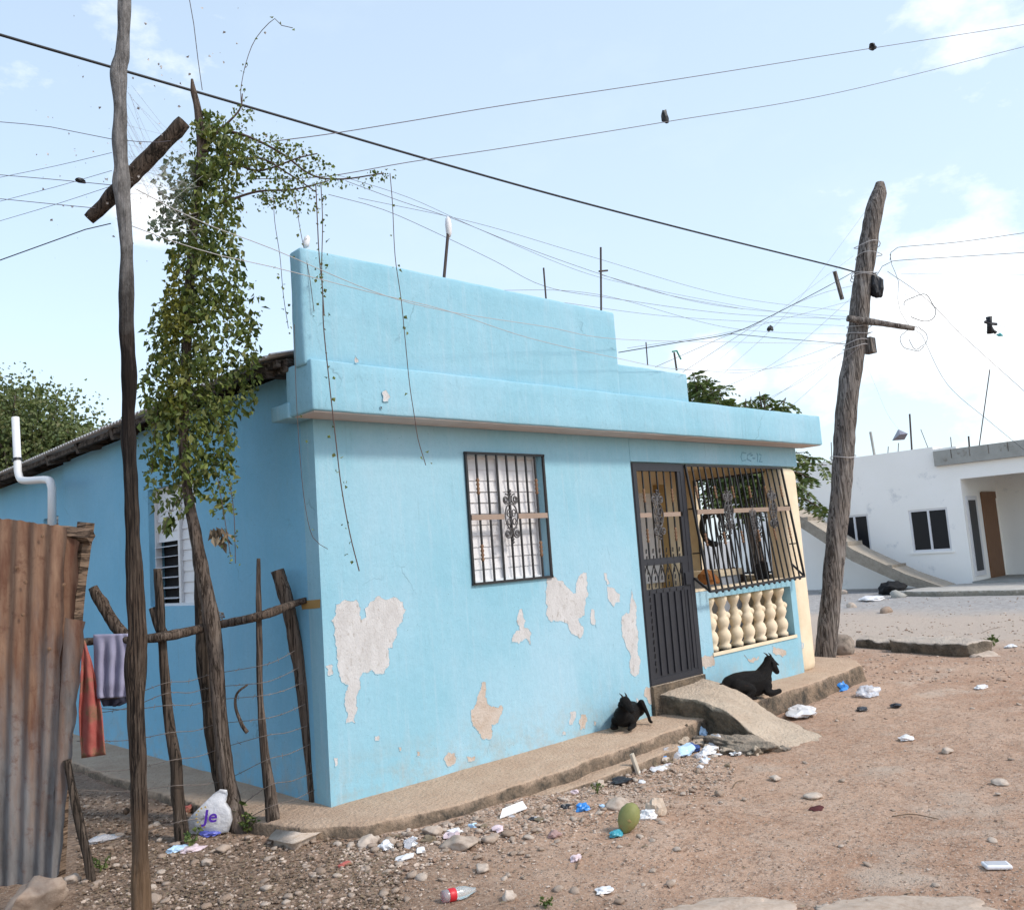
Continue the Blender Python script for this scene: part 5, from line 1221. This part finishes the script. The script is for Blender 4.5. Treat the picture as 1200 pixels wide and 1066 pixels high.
# things on its forecourt
for k, (x, y_, s, lab, mt) in enumerate(((966, 694, .17, 'grey block under the outer stair, leftmost', 'block'), (988, 695, .13, 'pale broken block beside another under the outer stair', 'lime'), (1052, 699, .20, 'grey stone block at the foot of the stair', 'block'), (1038, 718, .17, 'reddish broken brick chunk on the grey gravel', 'stone'), (997, 712, .14, 'whitish block lying on the gravel lot', 'lime'))):
    rock('broken_block', gnd(x, y_), (s, s*.8, s*.7), M[mt], lab, 'block', k, .12, 2, k, None, None, .4)
crumple('dark_sack', gnd(1046, 695), (.30, .25, .16), plain('black_sack', (.015, .015, .016), .8, .2), 'black sack in the shadow under the outer stair', 'sack', 21)
crumple('white_scrap', gnd(1022, 703), (.3, .2, .06), M['bagw'], 'white torn plastic lying on the gravel lot', 'litter', 22)

# ------------------------------------------------------------------ boulder, slabs, large stones
rock('boulder', gnd(986, 766), (.19, .18, .19), M['boulder'], 'round lichen covered boulder at the foot of the utility pole', 'boulder', 4, .16, 4, 0, None, None, .18, .5)
def slabstone(name, pix, h, mat, label, cat, seed=0, z=0):
    P = [gnd(*q) for q in pix]; v, f = slab_poly([(p.x, p.y) for p in P][::-1], P[0].z-.06, P[0].z+h, .03, .05, .03, seed); return tag(mesh(name, v, f, mat, None, True), label, cat)
def fallen(name, p0, p1, w, h, label, seed, mat='boulder'):
    a = gnd(*p0); b_ = gnd(*p1); d = (b_-a); L_n = d.length; d.normalize(); n_ = Vector((-d.y, d.x, 0))
    if n_.dot(fh) < 0: n_ = -n_
    v, f = rbox((0, 0, 0), (L_n, w, h), .035, .045, .04, 3.2, seed)
    return tag(mesh(name, [a+d*p[0]+n_*p[1]+Vector((0, 0, p[2]-.03)) for p in v], f, M[mat], None, True), label, 'slab')
fallen('fallen_slab', (1042, 764), (1136, 770), .50, .19, 'long broken concrete slab lying right of the boulder', 3, 'oldslab')
fallen('fallen_slab', (1001, 758), (1044, 762), .3, .15, 'short dark slab piece between boulder and long slab', 6, 'oldslab')
fallen('flat_stone', (1137, 771), (1176, 769), .5, .06, 'thin white flat stone at the end of the long slab', 9, 'lime')
slabstone('flat_rock', [(322,990),(345,996),(370,985),(384,978),(380,968),(355,968),(330,975)], .045, M['lime'], 'pale flat rock in front of the rightmost fence post', 'rock', 4)
rock('corner_rock', gnd(42, 1068), (.16, .12, .115), M['stone'], 'large brown rock at the foot of the rusty metal sheet', 'rock', 14, .25, 4, .5, None, None, .3)
for k, (x, y_, s, sz, lab) in enumerate(((262, 998, .05, .7, 'rounded tan stone below the white plastic bag'), (244, 1012, .045, .6, 'pale stone lower left of the white plastic bag'), (430, 990, .07, .7, 'white crumbly stone at the corner of the raised walk'), (480, 960, .06, .5, 'grey stone against the raised walk near its corner'),
        (540, 992, .12, .4, 'broad tan stone in the gravel below the white slate'), (575, 985, .06, .5, 'tan stone right of the broad one'), (507, 977, .07, .6, 'dark grey stone beside the raised walk'), (596, 1053, .045, .8, 'rounded grey stone right of the crushed bottle'), (565, 1020, .05, .6, 'tan stone above the crushed bottle'),
        (722, 945, .10, .45, 'long pinkish rock left of the coconut'), (909, 913, .05, .5, 'flat pale stone on open dirt right of the ramp tip'), (842, 932, .04, .7, 'brown stone alone on open dirt'), (953, 934, .07, .35, 'flat grey stone in the middle of the dirt'), (1172, 919, .07, .4, 'white stone near the right edge'), (85, 1032, .05, .7, 'yellowish stone beside the rusty sheet'),
        (685, 945, .05, .6, 'grey stone among scraps by the kerb'), (1110, 881, .06, .5, 'tan lump with a black tip at right'))):
    rock('loose_rock', gnd(x, y_), (s*.9, s*.78, s*sz*.8), M['stone'], lab, 'rock', k+30, .25, 3, k*1.3, None, None, .22)
for k, (x, y_, rx, ry) in enumerate(((1050, 1075, .40, .26), (835, 1074, .33, .16))):
    o = rock('bedrock', gnd(x, y_), (rx, ry, .03), M['bedrock'], None, None, k+70, .35, 5, -.75+k*.2, None, None, .40); tag(o, 'pale limestone outcrop level with the dirt', None, None, 'structure')

# scattered countable stones (copies) and gravel stuff
def inside_slab(x, y_): return (-.5 < x < 6.9 and y_ > -.66+.05*x*0-.0 and y_ > np.interp(x, [-.5, -.1, .5, 1.3, 3.9, 6.5], [.2, -.5, -.7, -.74, -.48, -.34])-.02) or (2.75 < x < 4.05 and y_ > -1.42)
def sample_ground(bias):
    while True:
        if bias == 'left': x, y_ = random.uniform(90, 470), random.uniform(930, 1066)
        elif bias == 'kerb':
            x = random.uniform(400, 860); y_ = np.interp(x, [400, 860], [985, 865])+abs(random.gauss(0, 30))+4
        elif bias == 'right': x, y_ = random.uniform(420, 1200), random.uniform(790, 1066)
        else: x, y_ = random.uniform(960, 1200), random.uniform(700, 800)
        if y_ > 1075: continue
        p = gnd(x, y_)
        if not inside_slab(p.x, p.y): return p
proto = []
random.seed(5)
for k in range(8):
    o = rock('loose_stone', (0, 0, -50), (1.15, .95, .66), M['stone'], None, None, k+50, .3, 2, 0, None, None, .25); proto.append(o)
LB = {'left': ('small pale stone in the litter below the fence', 'stones in the fence litter'), 'kerb': ('small stone in the rubble strip along the raised walk', 'stones along the raised walk'), 'right': ('small stone lying on the open dirt lane', 'stones on the dirt lane')}
cnt = 0
for bias, n_ in (('left', 90), ('kerb', 125), ('right', 60)):
    for i in range(n_):
        p = sample_ground(bias); o = proto[cnt] if cnt < 8 else proto[cnt % 8].copy()
        if cnt >= 8: COL.objects.link(o)
        s = random.uniform(.013, .032) if bias != 'right' else random.uniform(.012, .026)
        if random.random() < .10: s *= 1.4
        o.location = p; o.rotation_euler = (random.uniform(-.3, .3), random.uniform(-.3, .3), random.uniform(0, 6.3)); o.scale = (s, s, s*random.uniform(.6, 1))
        tag(o, LB[bias][0], 'stone', LB[bias][1]); cnt += 1
# gravel: tiny chips in one mesh per kind of ground
ico = bmesh.new(); bmesh.ops.create_icosphere(ico, subdivisions=1, radius=1); iv = np.array([tuple(v.co) for v in ico.verts]); ico.verts.index_update(); jf = np.array([[v.index for v in f.verts] for f in ico.faces]); ico.free()
GV = {0: [], 1: []}; GF = {0: [], 1: []}; nv_ = [0, 0]
for bias, n_, sa, sb in (('left', 5200, .003, .012), ('kerb', 4200, .003, .012), ('right', 3400, .002, .0065), ('far', 900, .006, .02)):
    for i in range(n_):
        p = sample_ground(bias); s = random.uniform(sa, sb)*(1.6 if random.random() < .06 else 1); a = random.uniform(0, 6.28); ca, sa_ = math.cos(a), math.sin(a)
        q = iv*rng.uniform(.65, 1.15, (len(iv), 1))*np.array([s*1.25, s*.9, s*.6]); x = q[:, 0]*ca-q[:, 1]*sa_; y2 = q[:, 0]*sa_+q[:, 1]*ca
        w_ = 1 if bias == 'left' and random.random() < .72 else 0; GV[w_].append(np.stack([x+p.x, y2+p.y, q[:, 2]+p.z+s*.2], 1)); GF[w_].append(jf+nv_[w_]); nv_[w_] += len(iv)
for w_, mm in ((0, 'pebble'), (1, 'pebble_dark')): tag(mesh('gravel', np.concatenate(GV[w_]).tolist(), np.concatenate(GF[w_]).tolist(), M[mm]), ('fine pale gravel and chips over the dirt', 'dark soil crumbs and chips below the fence')[w_], None, None, 'stuff')
# leaf litter
Cl = []
for bias, n_ in (('left', 2600), ('kerb', 900), ('right', 500)):
    for i in range(n_): p = sample_ground(bias); Cl.append(p+Vector((0, 0, random.uniform(.004, .012))))
v, f = leaves(Cl, .022, .5, -.0, .2, .3); v = np.array(v).reshape(-1, 5, 3); c0 = v[:, :1, :]; dv = v-c0; dv[:, :, 2] *= .25; v = (c0+dv).reshape(-1, 3).tolist()
tag(mesh('leaf_litter', v, f, M['leaf_dry']), 'dry leaf litter scattered over the dirt', None, None, 'stuff')
# small weeds
def weed(x, y_, s, label, n_=20):
    p = gnd(x, y_); root = empty('weed', label, 'weed', p); st = MB(); C_ = []
    for k in range(6):
        a = random.uniform(0, 6.28); tp_ = p+Vector((math.cos(a)*s*.6, math.sin(a)*s*.6, s*random.uniform(.5, 1.2))); st.tube(dens([p, p.lerp(tp_, .5)+Vector((0, 0, s*.15)), tp_], .02), .0022, 4, False)
        for _ in range(n_//6+1): C_.append(p.lerp(tp_, random.uniform(.4, 1))+Vector([random.gauss(0, s*.12) for _ in range(3)]))
    st.build('stem', M['leaf'], root); v, f = leaves(C_, s*.32, .4, .1); mesh('foliage', v, f, M['leaf_feather'], root)
for (x, y_, s, l) in ((266, 972, .15, 'leafy weed at the foot of the vine tree'), (290, 975, .10, 'low weed between the vine tree and the thin post'), (226, 992, .08, 'small weed under the white plastic bag'), (318, 925, .09, 'sprig growing by the thin fence post'), (342, 936, .08, 'sprig between the two rightmost fence posts'), (640, 1062, .05, 'tiny green seedling near the bottom edge'), (700, 930, .06, 'pale dry tuft by the kerb'), (120, 1020, .07, 'small weed beside the rusty sheet'), (1165, 757, .16, 'green grass tuft near the flat white stone'), (1120, 760, .12, 'thin grass tuft behind the long slab')):
    weed(x, y_, s, l, 24)

# ------------------------------------------------------------------ litter
film = M['bagw']; bl = plain('blue_plastic', (.03, .22, .60), .35, .5); lb_ = plain('light_blue_film', (.45, .62, .80), .35, .5); pk = plain('pink_film', (.62, .50, .52), .5, .3); bk = plain('black_film', (.02, .02, .025), .4, .4)
t = NT('clear_film'); M['clear'] = t.fin((.80, .80, .84), .25, .5, **{'Transmission Weight': .55, 'Alpha': 1})
def lit(name, x, y_, size, mat, label, cat='litter', seed=0, flat=.4, amp=.6, rot=0, sub=3):
    return crumple(name, gnd(x, y_)+Vector((0, 0, .002)), size, mat, label, cat, seed, flat, amp, sub, None, None, rot)
lit('blue_plastic', 983, 808, (.12, .075, .06), bl, 'bright blue plastic piece by the walk near the utility pole', seed=1)
lit('clear_bag', 1016, 815, (.13, .09, .065), M['clear'], 'clear crumpled plastic bag on the dirt right of the blue piece', 'bag', 2)
lit('white_sheet', 940, 836, (.24, .12, .035), film, 'white crumpled sheet on the dirt below the resting goat', seed=3, rot=.5)
lit('film_scrap', 800, 884, (.09, .07, .05), lb_, 'pale blue film in the trash heap under the ramp', seed=4)
lit('film_scrap', 786, 888, (.08, .06, .05), M['clear'], 'clear film at the left end of the trash heap', seed=5)
o = lit('film_scrap', 822, 868, (.045, .05, .085), lb_, 'upright blue and white wrapper atop the trash heap', seed=6)
lit('film_scrap', 830, 882, (.08, .05, .035), film, 'white film at the right of the trash heap', seed=7); lit('film_scrap', 840, 875, (.05, .06, .06), M['clear'], 'greyish clear film leaning on the rubble', seed=8)
lit('film_scrap', 812, 880, (.06, .05, .04), plain('navy_film', (.04, .08, .25), .4, .4), 'navy wrapper in the middle of the trash heap', seed=9); lit('paper_scrap', 863, 882, (.07, .03, .012), film, 'thin white strip right of the trash heap', seed=10)
lit('film_scrap', 776, 893, (.035, .035, .03), bl, 'small blue ball of film left of the trash heap', seed=11); lit('paper_scrap', 772, 902, (.06, .04, .015), film, 'white torn paper star on the dirt below the kerb', seed=12)
lit('black_film', 728, 917, (.07, .05, .022), bk, 'flat black film on the dirt near the kerb', seed=13); lit('film_scrap', 683, 949, (.045, .03, .025), bl, 'blue crushed scrap among the kerb stones', seed=14)
lit('film_scrap', 722, 979, (.04, .025, .02), plain('teal_film', (.05, .30, .38), .4, .4), 'small teal scrap left of the coconut', seed=15); lit('paper_scrap', 760, 958, (.05, .04, .03), film, 'white paper scrap right of the coconut', seed=16)
lit('rag_lump', 769, 955, (.05, .045, .07), plain('pale_rag', (.52, .42, .33), .9, .1), 'pale upright rag just beyond the coconut', seed=17); lit('paper_scrap', 475, 1006, (.045, .03, .012), film, 'white paper shard below the raised walk corner', seed=18)
lit('paper_scrap', 452, 994, (.03, .04, .025), film, 'small white shard standing near the walk corner', seed=19); lit('red_scrap', 405, 1014, (.035, .02, .012), M['red'], 'dull red scrap left of the gravel', seed=20)
lit('film_scrap', 207, 997, (.05, .03, .02), lb_, 'light blue scrap at the foot of the forked post', seed=23); lit('film_scrap', 250, 978, (.06, .035, .02), plain('wrapper', (.10, .12, .45), .4, .4), 'blue and red wrapper under the white plastic bag', seed=24)
lit('paper_scrap', 225, 996, (.06, .04, .015), pk, 'grey pink paper under the bag', seed=25); lit('paper_scrap', 1150, 806, (.09, .05, .02), film, 'white paper on the dirt at far right', seed=26)
lit('paper_scrap', 1062, 866, (.06, .04, .02), film, 'white crushed cup piece on the open dirt', seed=27); lit('paper_scrap', 708, 1045, (.04, .03, .012), film, 'white chip near the bottom centre', seed=28)
lit('black_film', 1010, 832, (.05, .04, .02), bk, 'dark film strip below the clear bag', seed=29); lit('black_film', 1050, 828, (.05, .04, .02), bk, 'dark shred right of the clear bag', seed=31)
lit('paper_scrap', 675, 1008, (.028, .02, .02), pk, 'pinkish white scrap in the middle gravel', seed=32); lit('paper_scrap', 650, 980, (.035, .03, .02), plain('dull_pink_scrap', (.34, .22, .20), .8, .2), 'dull pinkish scrap in the kerb rubble', seed=33)
lit('white_scrap', 1075, 757, (.2, .14, .03), M['lime'], 'pale crust on top of the long slab', seed=34)
lit('paper_scrap', 1185, 758, (.1, .06, .02), film, 'white scrap by the grass at the right edge', seed=35)
lit('film_scrap', 120, 985, (.08, .04, .02), M['clear'], 'grey film on the litter behind the dark pole', seed=36)
lit('red_scrap', 222, 950, (.05, .03, .025), M['red'], 'red scrap on the side slab behind the bag', seed=37)
random.seed(77)
for k in range(46):
    if k < 24: x = random.uniform(766, 868); y_ = np.interp(x, [766, 868], [896, 878])+random.gauss(0, 7)
    else: x = random.uniform(470, 770); y_ = np.interp(x, [470, 770], [990, 898])+abs(random.gauss(0, 12))
    p = gnd(x, y_); sz = random.uniform(.012, .032)
    if inside_slab(p.x, p.y) and not (2.6 < p.x < 3.3): continue
    crumple('kerb_scrap', p, (sz*1.3, sz, sz*random.uniform(.3, .9)), random.choice([film, film, M['clear'], lb_, pk, bk, M['leaf_dry'], M['lime']]), 'tiny torn scrap caught along the foot of the walk', 'litter', 100+k, .5, .8, 2, None, 'scraps along the foot of the walk', k)
# white slate leaning, wooden stick, container, bottle, coconut
a = gnd(585, 960); b_ = gnd(617, 950); d = (b_-a); n_ = Vector((-d.y, d.x, 0)).normalized()*.032
q = [a-n_*.2, b_-n_*.2+Vector((0, 0, .01)), b_+n_*.9+Vector((0, 0, .045)), a+d*.25+n_*.8+Vector((0, 0, .035))]; q = [p_+Vector((0, 0, .012)) for p_ in q]
tag(MB().add(q+[p_-Vector((0, 0, .006)) for p_ in q], [(0,1,2,3),(7,6,5,4),(0,4,5,1),(1,5,6,2),(2,6,7,3),(3,7,4,0)]).build('white_offcut', film), 'long white board offcut lying by the raised walk', 'offcut')
a = gnd(749, 906); v, f = rbox((-.022, -.012, 0), (.022, .012, .165), .02, .003, .006)
o = mesh('wood_stake', v, f, rough_mat('pale_stake', (.42, .36, .28), (.52, .46, .38), 8)); o.location = a-Vector((0, 0, .02)); o.rotation_euler = (R(-14), R(-4), R(20)); tag(o, 'short pale wooden stake standing in the kerb scraps', 'stake')
a = gnd(1168, 1016); v, f = rbox((-.085, -.05, 0), (.085, .05, .028), .02, .004, .012); o = mesh('food_tray', v, f, plain('white_foam', (.72, .72, .74), .5, .4)); o.location = a; o.scale = (.72,)*3; o.rotation_euler = (0, 0, R(-50)); tag(o, 'flat white foam tray near the lower right corner', 'tray')
for s0 in (1,):
    v, f = rbox((-.065, -.033, .0285), (.065, .033, .031), .02, .001, .001); mesh('tray_hollow_shade', v, f, plain('foam_shade_grey', (.45, .45, .47), .5, .4), o)  # grey plate on the solid tray paints the shade of its hollow
a = gnd(738, 974); prof = [(.001, -.115), (.03, -.10), (.062, -.05), (.075, 0), (.070, .04), (.050, .08), (.022, .10), (.001, .104)]
co = MB().lathe(prof, (0, 0, 0), 20).build('coconut', rough_mat('green_coconut_husk', (.17, .18, .06), (.27, .26, .10), 5, .6, 30, .25, .006, None, (.30, .19, .075), 6, .58), None, True); co.location = a+Vector((0, 0, .075)); co.scale = (.80,)*3; co.rotation_euler = (R(26), R(14), R(30)); tag(co, 'green coconut husk standing on the dirt below the kerb', 'coconut')
rot_ = co.rotation_euler.to_matrix().inverted(); fd = (rot_ @ (-fh+rh*.15+Vector((0, 0, .35)))).normalized()
ct = MB().lathe([(.030, .058), (.026, .068), (.012, .074), (.001, .0745)], (0, 0, -.01), 12, tuple(fd)).build('cut_face', plain('cut_husk', (.42, .30, .13), .8, .2, .4, 40), co, True)
t = NT('clear_bottle'); M['pet'] = t.fin((.86, .90, .90), .12, .5, **{'Transmission Weight': .75})
a = gnd(536, 1054); dirb = (gnd(556, 1049)-gnd(520, 1057)).normalized(); root = empty('plastic_bottle', 'crushed clear bottle with a red label lying on the gravel', 'bottle', a)
c_ = a+Vector((0, 0, .028)); MB().lathe([(.001, -.075), (.026, -.074), (.028, -.05), (.024, -.02), (.029, .01), (.026, .045), (.014, .075), (.011, .095), (.001, .096)], c_, 14, tuple(dirb)).build('bottle_body', M['pet'], root, True)
MB().lathe([(.0285, -.045), (.0295, -.043), (.0290, -.012), (.0278, -.010)], c_, 14, tuple(dirb)).build('red_label', plain('red_label', (.55, .02, .03), .4, .4), root, True)
a = gnd(957, 947); st_o = rock('stain', a, (.06, .04, .006), plain('wine_stain', (.09, .03, .03), .9, .1), None, None, 2, .4, 3); tag(st_o, 'dark wine red smear of dung on the open dirt', 'smear')
for k, (x0, y0_, x1, y1_, l) in enumerate(((858, 924, 872, 915, 'curved pale husk strip on open dirt'), (676, 1018, 684, 1000, 'short bent stick right of the gravel'), (1045, 957, 1100, 960, 'thin straw lying on the lane'), (1150, 742, 1172, 735, 'forked twig on the pale road'))):
    p0_, p1_ = gnd(x0, y0_), gnd(x1, y1_); m_ = p0_.lerp(p1_, .5)+Vector((.02, .02, .015)); P = dens([p0_+Vector((0, 0, .004)), m_, p1_+Vector((0, 0, .004))], .02); tag(MB().tube(P, .003, 5).build('twig', M['leaf_dry'], None, True), l, 'twig')

# ------------------------------------------------------------------ light, sky, view
SUN_EL, SUN_AZ = R(44), R(-70)          # azimuth measured from +X toward +Y
sd = Vector((math.cos(SUN_EL)*math.cos(SUN_AZ), math.cos(SUN_EL)*math.sin(SUN_AZ), math.sin(SUN_EL)))
L = D.lights.new('sun', 'SUN'); L.energy = 1.92; L.angle = R(8); L.color = (1, .94, .86); lo = D.objects.new('sun', L); COL.objects.link(lo)
lo.rotation_euler = sd.to_track_quat('Z', 'Y').to_euler(); lo.location = (0, 0, 20)
Wd = D.worlds.new('World'); SC.world = Wd; Wd.use_nodes = True; nt = Wd.node_tree; nt.nodes.clear()
def wn(t, **k):
    n = nt.nodes.new(t)
    for a, b in k.items(): setattr(n, a, b)
    return n
def wl(a, b): nt.links.new(a, b)
out = wn('ShaderNodeOutputWorld'); bg = wn('ShaderNodeBackground'); wl(bg.outputs[0], out.inputs[0]); bg.inputs[1].default_value = .12
sky = wn('ShaderNodeTexSky'); sky.sky_type = 'NISHITA'; sky.sun_disc = False; sky.sun_elevation = SUN_EL; sky.sun_rotation = math.pi/2-SUN_AZ; sky.air_density = 1.0; sky.dust_density = 1.0; sky.ozone_density = 1.0
tc = wn('ShaderNodeTexCoord').outputs['Generated']
def wdot(v):
    n = wn('ShaderNodeVectorMath', operation='DOT_PRODUCT'); wl(tc, n.inputs[0]); n.inputs[1].default_value = tuple(v); return n.outputs['Value']
def wm(op, a, b):
    n = wn('ShaderNodeMath', operation=op)
    for k, v in enumerate((a, b)):
        if hasattr(v, 'is_linked'): wl(v, n.inputs[k])
        else: n.inputs[k].default_value = v
    return n.outputs[0]
def wr(f, stops):
    n = wn('ShaderNodeValToRGB'); wl(f, n.inputs[0]); e = n.color_ramp.elements
    while len(e) < len(stops): e.new(.5)
    for k, (p, c) in enumerate(stops): e[k].position = p; e[k].color = (c, c, c, 1)
    return n.outputs[0]
def wmix(f, a, b):
    n = wn('ShaderNodeMix', data_type='RGBA')
    for sck, v in ((n.inputs[0], f), (n.inputs[6], a), (n.inputs[7], b)):
        if hasattr(v, 'is_linked'): wl(v, sck)
        elif hasattr(v, '__len__'): sck.default_value = (*v, 1)
        else: sck.default_value = v
    return n.outputs[2]
# haze shaped: thicker over the lane and horizon, thinner behind to darken the side wall
zz = wdot((0, 0, 1)); hazef = wm('MULTIPLY', wr(wm('ADD', wm('MULTIPLY', wdot((.86, .25, 0)), .5), .5), [(.2, .35), (.62, .72), (.9, .90)]), wr(zz, [(0, 1), (.75, .74)]))
sk2 = wn('ShaderNodeMix', data_type='RGBA', blend_type='MULTIPLY'); sk2.inputs[0].default_value = 1; wl(sky.outputs[0], sk2.inputs[6]); sk2.inputs[7].default_value = (1.95, 1.85, 1.75, 1)
col = wmix(wm('MULTIPLY', hazef, .85), sk2.outputs[2], (4.75, 5.75, 6.6))
mp = wn('ShaderNodeMapping'); wl(tc, mp.inputs[0]); mp.inputs['Scale'].default_value = (1, 1, 1.9)
nz_ = wn('ShaderNodeTexNoise'); nz_.inputs['Scale'].default_value = 6.5; nz_.inputs['Detail'].default_value = 10; nz_.inputs['Roughness'].default_value = .6; wl(mp.outputs[0], nz_.inputs['Vector'])
tot = None
for (x, y_, rad, amp) in ((1170, 365, .10, 1.0), (1080, 400, .06, .5), (1120, 40, .075, .62), (1190, 470, .07, .7), (835, 452, .06, .8), (960, 455, .06, .7), (180, 22, .07, .55), (15, 92, .04, .5), (182, 252, .035, .75), (1320, 330, .10, .6)):
    d = ray(x, y_).normalized(); g = wm('POWER', wm('MAXIMUM', wdot(d), 0.0), 1.4/(rad*rad)); g = wm('MULTIPLY', g, amp); tot = g if tot is None else wm('MAXIMUM', tot, g)
cf = wr(wm('ADD', wm('MULTIPLY', tot, .52), wm('MULTIPLY', nz_.outputs['Fac'], 1.05)), [(.72, 0), (1.0, 1)])
wide = wr(nz_.outputs['Fac'], [(.52, 0), (.85, .18)])
col = wmix(wide, col, (5.7, 6.5, 7.1)); col = wmix(cf, col, (8.4, 8.5, 8.6)); wl(col, bg.inputs[0])
vs = SC.view_settings; vs.view_transform = 'Standard'; vs.look = 'None'; vs.exposure = .5; vs.gamma = 1; vs.use_curve_mapping = False
SC.render.film_transparent = False
SC.cycles.max_bounces = 6
